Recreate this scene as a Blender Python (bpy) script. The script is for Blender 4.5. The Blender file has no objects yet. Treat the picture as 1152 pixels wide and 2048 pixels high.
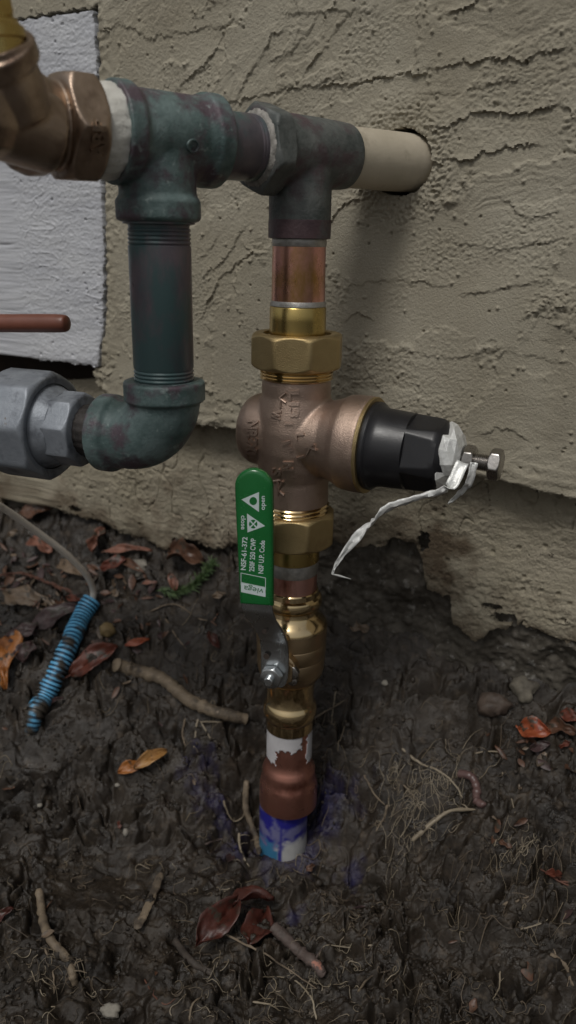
import bpy, bmesh, math, random
import numpy as np
from mathutils import Vector, Matrix
from mathutils.bvhtree import BVHTree

random.seed(7); rng = np.random.default_rng(11)
SC = bpy.context.scene
COL = SC.collection

# ------------------------------------------------------------------ camera, sky, sun, exposure
FOC = 1600.0                                   # focal length in pixels of the 1152x2048 picture
PITCH = math.radians(19.0); ROLL = math.radians(1.0)
CP = Vector((0.0, -0.446, 0.396))
FW = Vector((0, math.cos(PITCH), -math.sin(PITCH)))
U0 = Vector((0, math.sin(PITCH), math.cos(PITCH))); R0 = Vector((1, 0, 0))
RT = R0*math.cos(ROLL) + U0*math.sin(ROLL); UP = U0*math.cos(ROLL) - R0*math.sin(ROLL)
cd = bpy.data.cameras.new('camera'); cam = bpy.data.objects.new('camera', cd); COL.objects.link(cam)
cd.sensor_fit = 'VERTICAL'; cd.sensor_height = 36; cd.sensor_width = 36
cd.lens = FOC/2048*36; cd.clip_start = 0.01; cd.clip_end = 200
M = Matrix((RT, UP, -FW)).transposed().to_4x4(); M.translation = CP
cam.matrix_world = M; SC.camera = cam
cd.dof.use_dof = True; cd.dof.focus_distance = 0.43; cd.dof.aperture_fstop = 7.5

world = bpy.data.worlds.new('World'); SC.world = world; world.use_nodes = True
wn = world.node_tree; wn.nodes.clear()
sky = wn.nodes.new('ShaderNodeTexSky'); sky.sky_type = 'NISHITA'; sky.sun_disc = False
SUN_EL = math.radians(58); SUN_AZ = math.radians(-150)   # sun direction measured from +Y clockwise
sky.sun_elevation = SUN_EL; sky.sun_rotation = SUN_AZ
sky.air_density = 1.5; sky.dust_density = 4.0; sky.ozone_density = 1.0
hs = wn.nodes.new('ShaderNodeHueSaturation'); hs.inputs['Saturation'].default_value = 0.22
bg = wn.nodes.new('ShaderNodeBackground'); bg.inputs['Strength'].default_value = 0.07
wo = wn.nodes.new('ShaderNodeOutputWorld')
wn.links.new(sky.outputs[0], hs.inputs['Color']); wn.links.new(hs.outputs[0], bg.inputs[0]); wn.links.new(bg.outputs[0], wo.inputs[0])
sd = bpy.data.lights.new('sun', 'SUN'); sd.energy = 1.5; sd.angle = math.radians(16); sd.color = (1.0, 0.97, 0.92)
sun = bpy.data.objects.new('sun', sd); COL.objects.link(sun)
sdir = Vector((math.sin(SUN_AZ)*math.cos(SUN_EL), math.cos(SUN_AZ)*math.cos(SUN_EL), math.sin(SUN_EL)))
sun.rotation_euler = sdir.to_track_quat('Z', 'Y').to_euler(); sun.location = sdir*3
SC.view_settings.view_transform = 'Standard'; SC.view_settings.look = 'None'
SC.view_settings.gamma = 1; SC.view_settings.use_curve_mapping = False
SC.view_settings.exposure = -0.2

# ------------------------------------------------------------------ geometry helpers
def ray(px, py): return (RT*((px-576)/FOC) + UP*((1024-py)/FOC) + FW)
def P(px, py, d): return CP + ray(px, py)*d
def PY(px, py, yd):                            # point whose horizontal distance from the camera is yd
    r = ray(px, py); return CP + r*(yd/r.y)
def depth(w): return (Vector(w)-CP).dot(FW)
def proj(w):
    v = Vector(w)-CP; d = v.dot(FW); return 576+FOC*v.dot(RT)/d, 1024-FOC*v.dot(UP)/d

def hsh(ix, iy, s):
    n = (ix.astype(np.int64)*374761393 + iy.astype(np.int64)*668265263 + s*144269504) & 0xffffffff
    n = ((n ^ (n >> 13))*1274126177) & 0xffffffff
    n = ((n ^ (n >> 15))*2246822519) & 0xffffffff
    return ((n ^ (n >> 16)) & 0xffffff)/float(0xffffff)
def vn(x, y, s=0):                             # gradient noise, -1..1
    ix = np.floor(x); iy = np.floor(y); fx = x-ix; fy = y-iy
    u = fx*fx*fx*(fx*(fx*6-15)+10); v = fy*fy*fy*(fy*(fy*6-15)+10)
    def g(a, b):
        t = hsh(ix+a, iy+b, s)*2*np.pi
        return np.cos(t)*(fx-a)+np.sin(t)*(fy-b)
    return 1.5*((g(0,0)*(1-u)+g(1,0)*u)*(1-v)+(g(0,1)*(1-u)+g(1,1)*u)*v)
def fbm(x, y, s=0, o=4, gain=.5):
    r = 0; a = 1
    for k in range(o): r = r+a*vn(x, y, s+17*k); x = x*2.03+3.1; y = y*2.03+7.7; a *= gain
    return r
def worley(x, y, s=0):                         # F1, F2, cell id
    ix = np.floor(x); iy = np.floor(y)
    f1 = np.full(x.shape, 9.); f2 = np.full(x.shape, 9.); cid = np.zeros(x.shape)
    for a in (-1, 0, 1):
        for b in (-1, 0, 1):
            hx = hsh(ix+a, iy+b, s); hy = hsh(ix+a, iy+b, s+5)
            d = np.hypot(ix+a+hx-x, iy+b+hy-y)
            n = d < f1
            f2 = np.where(n, f1, np.minimum(f2, d)); cid = np.where(n, hsh(ix+a, iy+b, s+9), cid); f1 = np.where(n, d, f1)
    return f1, f2, cid
def ss(a, b, x):
    t = np.clip((x-a)/(b-a), 0, 1); return t*t*(3-2*t)

def tag(o, label=None, cat=None, group=None, kind=None):
    if label: o['label'] = label
    if cat: o['category'] = cat
    if group: o['group'] = group
    if kind: o['kind'] = kind
    return o
def empty(name, loc):
    o = bpy.data.objects.new(name, None); o.location = loc; o.empty_display_size = .01; COL.objects.link(o); return o
def fmesh(name, V, Q, mat, smooth=True):
    V = np.asarray(V, np.float32); Q = np.asarray(Q, np.int32)
    me = bpy.data.meshes.new(name); k = Q.shape[1]
    me.vertices.add(len(V)); me.vertices.foreach_set('co', V.ravel())
    me.loops.add(Q.size); me.loops.foreach_set('vertex_index', Q.ravel())
    me.polygons.add(len(Q)); me.polygons.foreach_set('loop_start', np.arange(0, Q.size, k, dtype=np.int32))
    me.polygons.foreach_set('use_smooth', np.full(len(Q), smooth)); me.update(calc_edges=True)
    me.materials.append(mat); return me
ROOTLOC = {}
def link(name, me, parent=None, origin=None, angle=None):
    """one mesh object; vertices given in world coordinates"""
    root = parent
    while root is not None and root.parent is not None: root = root.parent
    if parent is None:
        if origin is None:
            n = len(me.vertices); a = np.empty(n*3, np.float32); me.vertices.foreach_get('co', a); a = a.reshape(-1, 3)
            origin = Vector(((a[:,0].min()+a[:,0].max())/2, (a[:,1].min()+a[:,1].max())/2, float(a[:,2].min())))
        off = Vector(origin)
    else: off = Vector(ROOTLOC[root.name])
    me.transform(Matrix.Translation(-off))
    if angle is not None: me.set_sharp_from_angle(angle=math.radians(angle))
    o = bpy.data.objects.new(name, me); COL.objects.link(o)
    if parent is None: o.location = off; ROOTLOC[o.name] = tuple(off)
    else: o.parent = parent
    return o
def pm(name, vf, mat, parent=None, angle=35, smooth=True, bevel=0, origin=None):
    V, Fc = vf
    me = bpy.data.meshes.new(name); me.from_pydata([tuple(v) for v in V], [], Fc)
    me.polygons.foreach_set('use_smooth', [smooth]*len(me.polygons)); me.materials.append(mat)
    bm = bmesh.new(); bm.from_mesh(me); bmesh.ops.recalc_face_normals(bm, faces=bm.faces); bm.to_mesh(me); bm.free()
    o = link(name, me, parent, origin, angle if smooth else None)
    if bevel:
        b = o.modifiers.new('bevel', 'BEVEL'); b.width = bevel; b.segments = 3; b.limit_method = 'ANGLE'; b.angle_limit = math.radians(40)
        b.use_clamp_overlap = True
    return o
def joinvf(*L):
    V = []; Fc = []
    for v, f in L:
        b = len(V); V += list(v); Fc += [tuple(i+b for i in q) for q in f]
    return V, Fc
def frame(ax, ref=None):
    ax = Vector(ax).normalized(); ref = Vector(ref or (0, 0, 1))
    if abs(ax.dot(ref)) > .95: ref = Vector((1, 0, 0))
    a = ax.cross(ref).normalized(); b = ax.cross(a).normalized(); return ax, a, b
def lathe(o, ax, prof, seg=48, ref=None, rf=None, caps=True):
    """surface of revolution, prof = [(s, r)], rf(phi, r, i) -> r may make polygons"""
    o = Vector(o); ax, a, b = frame(ax, ref); V = []; Fc = []
    for i, (s, r) in enumerate(prof):
        for k in range(seg):
            ph = 2*math.pi*k/seg; rr = rf(ph, r, i) if rf else r
            V.append(o+ax*s+(a*math.cos(ph)+b*math.sin(ph))*rr)
    for i in range(len(prof)-1):
        for k in range(seg):
            k2 = (k+1) % seg; Fc.append((i*seg+k, i*seg+k2, (i+1)*seg+k2, (i+1)*seg+k))
    if caps: Fc.append(tuple(range(seg))); Fc.append(tuple(range((len(prof)-1)*seg, len(prof)*seg)))
    return V, Fc
def polyring(n, apo, off=0):
    """radius function of an n-gon limited by the profile's own radius (chamfered nut)"""
    def rf(ph, r, i):
        q = (ph-off) % (2*math.pi/n); q -= math.pi/n
        return min(r, apo/math.cos(q))
    return rf
def nut(o, ax, s0, s1, n, apo, ch=.9, seg=96, off=0, inner=None, ref=None):
    R = apo/math.cos(math.pi/n); h = s1-s0; c = min(h*.22, (R-apo)*1.15+.0006)
    pr = [(s0, apo*.95)] + [(s0+c*k/5, apo*.97+(R-apo*.97)*(k/5)**.8) for k in range(1, 6)]
    pr += [(s1-c*k/5, apo*.97+(R-apo*.97)*(k/5)**.8) for k in range(5, 0, -1)] + [(s1, apo*.95)]
    if inner: pr = [(s0+.001, inner)]+pr+[(s1, inner), (s1-.002, inner)]
    return lathe(o, ax, pr, seg, ref, polyring(n, apo, off), caps=not inner)
def threads(s0, s1, r, pitch, d=.0007):
    pr = []; n = max(2, int(round(abs(s1-s0)/pitch))); p = (s1-s0)/n
    for k in range(n):
        pr += [(s0+p*(k+.02), r-d), (s0+p*(k+.42), r), (s0+p*(k+.6), r)]
    pr.append((s1, r-d)); return pr
def tube(pts, rad, seg=12, cap=True, flat=1.0):
    pts = [Vector(p) for p in pts]; n = len(pts)
    rad = rad if isinstance(rad, (list, tuple)) else [rad]*n
    V = []; Fc = []; pa = None
    for i, p in enumerate(pts):
        t = (pts[min(i+1, n-1)]-pts[max(i-1, 0)])
        t = t.normalized() if t.length > 1e-9 else Vector((0, 0, 1))
        if pa is None:
            _, a, b = frame(t)
        else:
            a = pa-t*pa.dot(t); a = a.normalized() if a.length > 1e-6 else frame(t)[1]
            b = t.cross(a)
        pa = a
        for k in range(seg):
            ph = 2*math.pi*k/seg; V.append(p+(a*math.cos(ph)+b*math.sin(ph)*flat)*rad[i])
    for i in range(n-1):
        for k in range(seg):
            k2 = (k+1) % seg; Fc.append((i*seg+k, i*seg+k2, (i+1)*seg+k2, (i+1)*seg+k))
    if cap: Fc.append(tuple(range(seg-1, -1, -1))); Fc.append(tuple(range((n-1)*seg, n*seg)))
    return V, Fc
def catmull(pts, sub=8):
    pts = [Vector(p) for p in pts]; out = []
    for i in range(len(pts)-1):
        p0 = pts[max(i-1, 0)]; p1 = pts[i]; p2 = pts[i+1]; p3 = pts[min(i+2, len(pts)-1)]
        for k in range(sub):
            t = k/sub
            out.append(.5*((2*p1)+(p2-p0)*t+(2*p0-5*p1+4*p2-p3)*t*t+(3*p1-p0-3*p2+p3)*t**3))
    out.append(pts[-1]); return out
def fuse(name, vfs, voxel, sm, mat, parent, noise=0):
    """cast body: several solids melted into one skin"""
    V, Fc = joinvf(*vfs)
    me = bpy.data.meshes.new(name); me.from_pydata([tuple(v) for v in V], [], Fc)
    bm = bmesh.new(); bm.from_mesh(me); bmesh.ops.recalc_face_normals(bm, faces=bm.faces); bm.to_mesh(me); bm.free()
    o = bpy.data.objects.new(name, me); COL.objects.link(o)
    r = o.modifiers.new('r', 'REMESH'); r.mode = 'VOXEL'; r.voxel_size = voxel
    s = o.modifiers.new('s', 'SMOOTH'); s.factor = .5; s.iterations = sm
    dg = bpy.context.evaluated_depsgraph_get(); ev = o.evaluated_get(dg)
    m2 = bpy.data.meshes.new_from_object(ev); bpy.data.objects.remove(o); bpy.data.meshes.remove(me)
    m2.name = name; m2.materials.clear(); m2.materials.append(mat)
    m2.polygons.foreach_set('use_smooth', [True]*len(m2.polygons))
    bvh = BVHTree.FromPolygons([v.co.copy() for v in m2.vertices], [tuple(p.vertices) for p in m2.polygons])
    return link(name, m2, parent), bvh

# ------------------------------------------------------------------ materials
def mat(name, c1, c2, scale=60, rough=(.5, .7), metal=0.0, bump=0.0, bscale=None, c3=None, c3t=(.55, .7), s3=None, spec=.5, stretch=None, det=6, coat=0, c4=None, c4t=(.66, .7), s4=None):
    m = bpy.data.materials.new(name); m.use_nodes = True; nt = m.node_tree; N = nt.nodes; L = nt.links
    b = N['Principled BSDF']; tc = N.new('ShaderNodeTexCoord'); mp = N.new('ShaderNodeMapping')
    L.new(tc.outputs['Object'], mp.inputs[0])
    if stretch: mp.inputs['Scale'].default_value = stretch
    def noise(s, off=0):
        n = N.new('ShaderNodeTexNoise'); n.inputs['Scale'].default_value = s; n.inputs['Detail'].default_value = det
        n.inputs['Roughness'].default_value = .62
        if off:
            m2 = N.new('ShaderNodeMapping'); m2.inputs['Location'].default_value = (off, off*.7, -off); L.new(mp.outputs[0], m2.inputs[0]); L.new(m2.outputs[0], n.inputs[0])
        else: L.new(mp.outputs[0], n.inputs[0])
        return n
    def ramp(src, a, c, ca, cc):
        r = N.new('ShaderNodeValToRGB'); r.color_ramp.elements[0].position = a; r.color_ramp.elements[1].position = c
        r.color_ramp.elements[0].color = ca; r.color_ramp.elements[1].color = cc; L.new(src, r.inputs[0]); return r
    n1 = noise(scale); r1 = ramp(n1.outputs[0], .35, .68, (*c1, 1), (*c2, 1)); colr = r1.outputs[0]
    def over(colr, c, t, s, off):
        n = noise(s, off); r = ramp(n.outputs[0], t[0], t[1], (0, 0, 0, 1), (1, 1, 1, 1))
        mx = N.new('ShaderNodeMix'); mx.data_type = 'RGBA'; L.new(r.outputs[0], mx.inputs[0]); L.new(colr, mx.inputs[6]); mx.inputs[7].default_value = (*c, 1)
        return mx.outputs[2]
    if c3: colr = over(colr, c3, c3t, s3 or scale*.5, 3.3)
    if c4: colr = over(colr, c4, c4t, s4 or scale*3, 7.9)
    L.new(colr, b.inputs['Base Color'])
    nr = noise(scale*1.7, 5.5); mr = N.new('ShaderNodeMapRange'); mr.inputs[1].default_value = .3; mr.inputs[2].default_value = .7
    mr.inputs[3].default_value = rough[0]; mr.inputs[4].default_value = rough[1]; L.new(nr.outputs[0], mr.inputs[0]); L.new(mr.outputs[0], b.inputs['Roughness'])
    b.inputs['Metallic'].default_value = metal; b.inputs['Specular IOR Level'].default_value = spec; b.inputs['Coat Weight'].default_value = coat
    if bump:
        nb = noise(bscale or scale*5, 9.1); bp = N.new('ShaderNodeBump'); bp.inputs['Strength'].default_value = 1; bp.inputs['Distance'].default_value = bump
        L.new(nb.outputs[0], bp.inputs['Height']); L.new(bp.outputs[0], b.inputs['Normal'])
    m['colout'] = 1; return m, colr
def M_(*a, **k): return mat(*a, **k)[0]

m_stucco = M_('stucco', (.305, .275, .21), (.375, .345, .275), 14, (.85, .95), bump=.0007, bscale=850, c3=(.24, .215, .165), c3t=(.58, .78), s3=22, spec=.2, c4=(.14, .125, .10), c4t=(.735, .76), s4=120)
m_stucco2 = M_('stucco_low', (.28, .25, .185), (.34, .305, .235), 20, (.8, .95), bump=.0009, bscale=750, c3=(.17, .135, .095), c3t=(.56, .72), s3=26, spec=.2, c4=(.05, .04, .03), c4t=(.66, .69), s4=110)
m_found = M_('old_concrete', (.040, .034, .026), (.11, .098, .08), 60, (.6, .9), bump=.0010, bscale=260, c3=(.22, .21, .19), c3t=(.58, .72), s3=160, spec=.3)
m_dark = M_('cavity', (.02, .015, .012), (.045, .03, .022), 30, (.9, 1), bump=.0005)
m_white = M_('block_paint', (.46, .47, .505), (.54, .55, .575), 20, (.5, .65), bump=.00025, bscale=420, stretch=(1, 1, 2.5), c3=(.40, .40, .42), c3t=(.66, .8), s3=30, c4=(.1, .09, .08), c4t=(.745, .76), s4=95)
m_verd = M_('verdigris', (.050, .088, .084), (.165, .225, .222), 55, (.36, .58), .05, .0004, 600, c3=(.085, .062, .076), c3t=(.49, .60), s3=48, c4=(.28, .34, .33), c4t=(.60, .76), s4=210)
m_pipe = M_('tarnished_pipe', (.070, .070, .084), (.165, .130, .145), 60, (.26, .46), .1, .00012, 700, c3=(.060, .105, .108), c3t=(.44, .56), s3=44, stretch=(1, 1, .45), c4=(.22, .22, .21), c4t=(.745, .77), s4=130)
m_tee2 = M_('dark_tee', (.050, .060, .057), (.15, .158, .15), 70, (.42, .6), .1, .0004, 500, c3=(.085, .06, .066), c3t=(.5, .62), s3=45, c4=(.2, .21, .19), c4t=(.69, .75), s4=150)
m_cream = M_('cream_paint', (.44, .39, .30), (.53, .47, .37), 30, (.4, .55), 0, .0002, 300, c3=(.3, .26, .19), c3t=(.6, .75), s3=50, c4=(.05, .045, .04), c4t=(.74, .76), s4=160)
m_solder = M_('solder', (.32, .31, .29), (.5, .48, .45), 200, (.35, .55), .8, .0003, 500)
m_solderw = M_('solder_crust', (.2, .19, .17), (.42, .40, .37), 260, (.6, .8), .2, .0006, 500)
m_copper = M_('copper', (.70, .34, .29), (.82, .45, .39), 40, (.22, .34), 1, .00006, 900, c3=(.42, .24, .08), c3t=(.46, .62), s3=34, stretch=(1, 1, .6), c4=(.16, .07, .06), c4t=(.67, .74), s4=110)
m_copper2 = M_('copper_bright', (.76, .40, .34), (.84, .50, .43), 60, (.3, .42), 1, .00005, 900, c3=(.36, .15, .11), c3t=(.56, .7), s3=60, stretch=(1, 1, .3))
m_copperd = M_('copper_fitting', (.62, .28, .21), (.72, .35, .27), 30, (.24, .36), .95, .00005, 500, c3=(.28, .09, .06), c3t=(.55, .75), s3=45, c4=(.6, .35, .28), c4t=(.74, .76), s4=190)
m_brass = M_('brass_smooth', (.50, .37, .13), (.57, .43, .17), 30, (.22, .33), 1, .00003, 800, c3=(.38, .22, .07), c3t=(.55, .75), s3=40)
m_brassnut = M_('brass_cast', (.40, .30, .15), (.48, .37, .19), 60, (.38, .5), .95, .00022, 1500, c3=(.3, .2, .1), c3t=(.6, .8), s3=60)
m_brassp = M_('brass_press', (.66, .50, .27), (.78, .60, .35), 30, (.10, .17), 1, .00002, 600, c3=(.42, .24, .1), c3t=(.6, .8), s3=50)
m_brassv = M_('brass_valve', (.46, .34, .20), (.54, .40, .25), 50, (.26, .36), .95, .00008, 1200)
m_bronze = M_('bronze_cast', (.36, .265, .215), (.44, .33, .265), 50, (.36, .48), .9, .00028, 1500, c3=(.27, .19, .15), c3t=(.55, .75), s3=50)
m_bronze2 = M_('bronze_worn', (.33, .25, .19), (.46, .355, .275), 60, (.3, .45), .95, .0002, 500, c3=(.14, .09, .065), c3t=(.5, .68), s3=45)
m_black = M_('black_plastic', (.010, .010, .012), (.016, .016, .018), 80, (.3, .42), 0, .00005, 900, c4=(.08, .08, .08), c4t=(.73, .76), s4=180)
m_blacknip = M_('black_nipple', (.02, .018, .017), (.05, .042, .038), 200, (.55, .75), .3, .0004, 500)
m_galv = M_('galvanised', (.20, .22, .25), (.29, .315, .35), 80, (.4, .55), .35, .0002, 600, c3=(.10, .11, .13), c3t=(.52, .7), s3=90, c4=(.12, .08, .05), c4t=(.7, .76), s4=70)
m_steel = M_('steel_plate', (.46, .48, .49), (.58, .60, .61), 40, (.2, .32), 1, .00004, 400, stretch=(1, 1, .25), c3=(.22, .22, .23), c3t=(.6, .8), s3=60)
m_steelb = M_('steel_bolt', (.32, .30, .28), (.45, .43, .41), 90, (.22, .35), 1, .00006, 700)
m_green = M_('green_grip', (.008, .115, .025), (.010, .135, .032), 60, (.22, .3), 0, .00003, 300, coat=.3)
m_print = M_('white_print', (.52, .60, .60), (.58, .66, .66), 90, (.5, .6))
m_printg = M_('green_print', (.008, .115, .025), (.010, .135, .032), 60, (.4, .5))
m_ptfe = M_('ptfe', (.58, .57, .52), (.70, .69, .64), 120, (.4, .55), 0, .0006, 260, c3=(.3, .29, .26), c3t=(.62, .72), s3=160)
m_redlever = M_('red_vinyl', (.14, .048, .030), (.185, .066, .043), 60, (.35, .5), 0, .0001, 500, c4=(.3, .12, .09), c4t=(.7, .76), s4=180)
m_foil = M_('foil', (.66, .67, .65), (.80, .80, .78), 90, (.3, .5), .35, .0005, 260, c3=(.36, .36, .36), c3t=(.6, .75), s3=110)
m_paper = M_('paper_label', (.42, .41, .42), (.50, .49, .50), 80, (.6, .8), 0, .0002, 400, c3=(.32, .2, .2), c3t=(.58, .7), s3=70)
m_cable = M_('cable', (.60, .55, .48), (.68, .63, .56), 80, (.4, .6), 0, .0002, 400, c3=(.25, .21, .17), c3t=(.58, .75), s3=60)
m_blue = M_('blue_tube', (.09, .34, .58), (.13, .42, .68), 70, (.4, .55), 0, .0003, 400, c3=(.05, .12, .18), c3t=(.55, .7), s3=90)
m_twig = M_('twig', (.12, .09, .06), (.20, .155, .11), 90, (.7, .9), 0, .0006, 400, c3=(.06, .045, .032), c3t=(.5, .65), s3=60)
m_twigpale = M_('twig_pale', (.12, .092, .062), (.20, .155, .105), 90, (.6, .8), 0, .0008, 300, c3=(.05, .038, .027), c3t=(.48, .62), s3=75, c4=(.27, .21, .15), c4t=(.6, .7), s4=150)
m_twigdark = M_('twig_dark', (.035, .027, .021), (.075, .06, .048), 90, (.6, .8), 0, .0006, 400)
m_bark = M_('bark_pink', (.06, .045, .038), (.11, .08, .07), 90, (.5, .8), 0, .0012, 300, c3=(.32, .14, .10), c3t=(.58, .63), s3=85)
m_root = M_('root_fibre', (.13, .10, .065), (.24, .195, .13), 60, (.55, .75))
m_rootd = M_('root_fibre_dark', (.05, .038, .026), (.11, .082, .055), 60, (.55, .75))
m_rootw = M_('root_white', (.17, .138, .095), (.28, .235, .17), 60, (.45, .65), 0, .0002, 400)
m_worm = M_('worm', (.085, .05, .046), (.12, .072, .066), 120, (.25, .4), 0, .0002, 300)
m_stone = M_('stone', (.10, .088, .068), (.17, .15, .115), 90, (.7, .9), 0, .0008, 300, c3=(.05, .042, .032), c3t=(.5, .7), s3=60)
m_stonebr = M_('stone_brown', (.05, .036, .027), (.08, .056, .042), 90, (.5, .8), 0, .0006, 300)
m_stoney = M_('stone_yellow', (.15, .105, .045), (.2, .145, .065), 90, (.5, .8), 0, .0004, 300)
m_mortar = M_('mortar_bit', (.17, .155, .13), (.30, .28, .24), 90, (.8, .95), 0, .0005, 400, c3=(.1, .085, .065), c3t=(.55, .7), s3=90)
m_sprig = M_('green_sprig', (.045, .085, .030), (.10, .15, .055), 200, (.5, .7))
m_redtwig = M_('conifer_brown', (.085, .035, .022), (.13, .055, .035), 100, (.6, .8))
def leafmat(name, a, b, c=None):
    a = tuple(x*.82 for x in a); b = tuple(x*.85 for x in b); return M_(name, a, b, 70, (.35, .6), 0, .0003, 300, c3=c or tuple(x*.45 for x in a), c3t=(.5, .66), s3=80, c4=(.04, .031, .022), c4t=(.57, .63), s4=110)
m_leaf = {
 'brown': leafmat('leaf_brown', (.095, .045, .026), (.14, .07, .042)),
 'red': leafmat('leaf_red', (.11, .03, .018), (.16, .045, .025)),
 'darkred': leafmat('leaf_dark_red', (.055, .015, .010), (.085, .022, .014)),
 'tan': leafmat('leaf_tan', (.14, .10, .065), (.2, .145, .1)),
 'pink': leafmat('leaf_terracotta', (.22, .10, .068), (.28, .13, .09)),
 'orange': leafmat('leaf_orange', (.30, .105, .022), (.38, .15, .035), (.14, .05, .015)),
 'redorange': leafmat('leaf_red_orange', (.25, .055, .02), (.32, .085, .03), (.2, .03, .012)),
 'purple': leafmat('leaf_purple', (.05, .028, .028), (.08, .045, .042)),
 'yellow': leafmat('leaf_yellow', (.34, .17, .05), (.42, .24, .09), (.2, .085, .03)),
}
def mud_material():
    m, colr = mat('mud', (.011, .008, .0055), (.036, .0275, .0195), 34, (.10, .74), 0, 0, None, c3=(.070, .053, .037), c3t=(.56, .72), s3=110, spec=.42, c4=(.10, .083, .063), c4t=(.66, .74), s4=520)
    nt = m.node_tree; N = nt.nodes; L = nt.links; b = N['Principled BSDF']
    at = N.new('ShaderNodeAttribute'); at.attribute_name = 'stain'
    nz = N.new('ShaderNodeTexNoise'); nz.inputs['Scale'].default_value = 120; nz.inputs['Detail'].default_value = 6
    tc = N.new('ShaderNodeTexCoord'); L.new(tc.outputs['Object'], nz.inputs[0])
    ad = N.new('ShaderNodeMath'); ad.operation = 'MULTIPLY'; L.new(at.outputs['Fac'], ad.inputs[0]); L.new(nz.outputs[0], ad.inputs[1])
    mr = N.new('ShaderNodeMapRange'); mr.inputs[1].default_value = .22; mr.inputs[2].default_value = .85; L.new(ad.outputs[0], mr.inputs[0])
    mx = N.new('ShaderNodeMix'); mx.data_type = 'RGBA'; L.new(mr.outputs[0], mx.inputs[0]); L.new(colr, mx.inputs[6]); mx.inputs[7].default_value = (.011, .010, .062, 1)
    L.new(mx.outputs[2], b.inputs['Base Color'])
    n1 = N.new('ShaderNodeTexNoise'); n1.inputs['Scale'].default_value = 420; n1.inputs['Detail'].default_value = 8; n1.inputs['Roughness'].default_value = .7; L.new(tc.outputs['Object'], n1.inputs[0])
    bp = N.new('ShaderNodeBump'); bp.inputs['Strength'].default_value = 1; bp.inputs['Distance'].default_value = .0009; L.new(n1.outputs[0], bp.inputs['Height']); L.new(bp.outputs[0], b.inputs['Normal'])
    return m
m_mud = mud_material()
m_clod = M_('soil_crumb', (.014, .0105, .0075), (.045, .035, .025), 70, (.3, .8), 0, .0008, 400, spec=.4)

# ------------------------------------------------------------------ the wall
TH = math.radians(28)
WD = Vector((math.cos(TH), -math.sin(TH), 0)); WNR = Vector((-math.sin(TH), -math.cos(TH), 0))
PIPEDIR = Vector((math.cos(math.radians(38)), math.sin(math.radians(38)), 0))
RX = Vector((.0035, 0, 0))
T2 = Vector((RX.x, 0, .4365))                      # tee on the riser
W0p = T2+PIPEDIR*.072                              # where the horizontal pipe enters the wall
W0 = Vector((W0p.x, W0p.y, 0))
def wp(t, z, s=0): return W0+WD*t+WNR*s+Vector((0, 0, z))
def on_wall(px, py, s=0):
    r = ray(px, py); k = (W0+WNR*s-CP).dot(WNR)/r.dot(WNR); h = CP+r*k
    return (h-W0).dot(WD), h.z
def poly(pxs, s=0): 
    q = [on_wall(a, b, s) for a, b in pxs]; return np.array([i[0] for i in q]), np.array([i[1] for i in q])
led_t, led_z = poly([(-260, 842), (120, 842), (215, 838), (300, 846), (400, 852), (480, 858), (700, 905), (860, 938), (1000, 962), (1090, 985), (1152, 998), (1400, 1040)])
bot_t, bot_z = poly([(-200, 1000), (0, 1005), (100, 1014), (150, 1035), (200, 1045), (240, 1065), (290, 1082), (330, 1104), (358, 1085), (400, 1086), (430, 1102), (470, 1090), (560, 1082), (660, 1072), (700, 1100), (740, 1092), (790, 1082), (826, 1084), (842, 1130), (852, 1182), (898, 1196), (906, 1246), (950, 1285), (995, 1262), (1040, 1248), (1080, 1268), (1110, 1282), (1152, 1286), (1300, 1300)], -.017)
blk_tR_z = poly([(186, 0), (190, 60), (196, 200), (207, 500), (206, 650), (196, 724)], .001)
_, (bz_top, ) = poly([(60, 38)], .001); _, (bz_bot, ) = poly([(100, 722)], .001)
cavx_t, cavx_z = poly([(186, 715), (178, 745), (196, 785), (205, 820), (222, 850), (225, 900)], 0)
def block_edge(Z):
    t, z = blk_tR_z; o = np.argsort(z); return np.interp(Z, z[o], t[o])
def cav_edge(Z):
    o = np.argsort(cavx_z); return np.interp(Z, cavx_z[o], cavx_t[o])
def axisgrid(a, b, step, far0, far1, n=26):
    mid = np.arange(a, b, step)
    l = a-(a-far0)*(np.linspace(1, 0, n, endpoint=False)**2.4); r = b+(far1-b)*(np.linspace(0, 1, n)**2.4)
    return np.unique(np.concatenate([l, mid, r]))
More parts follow.
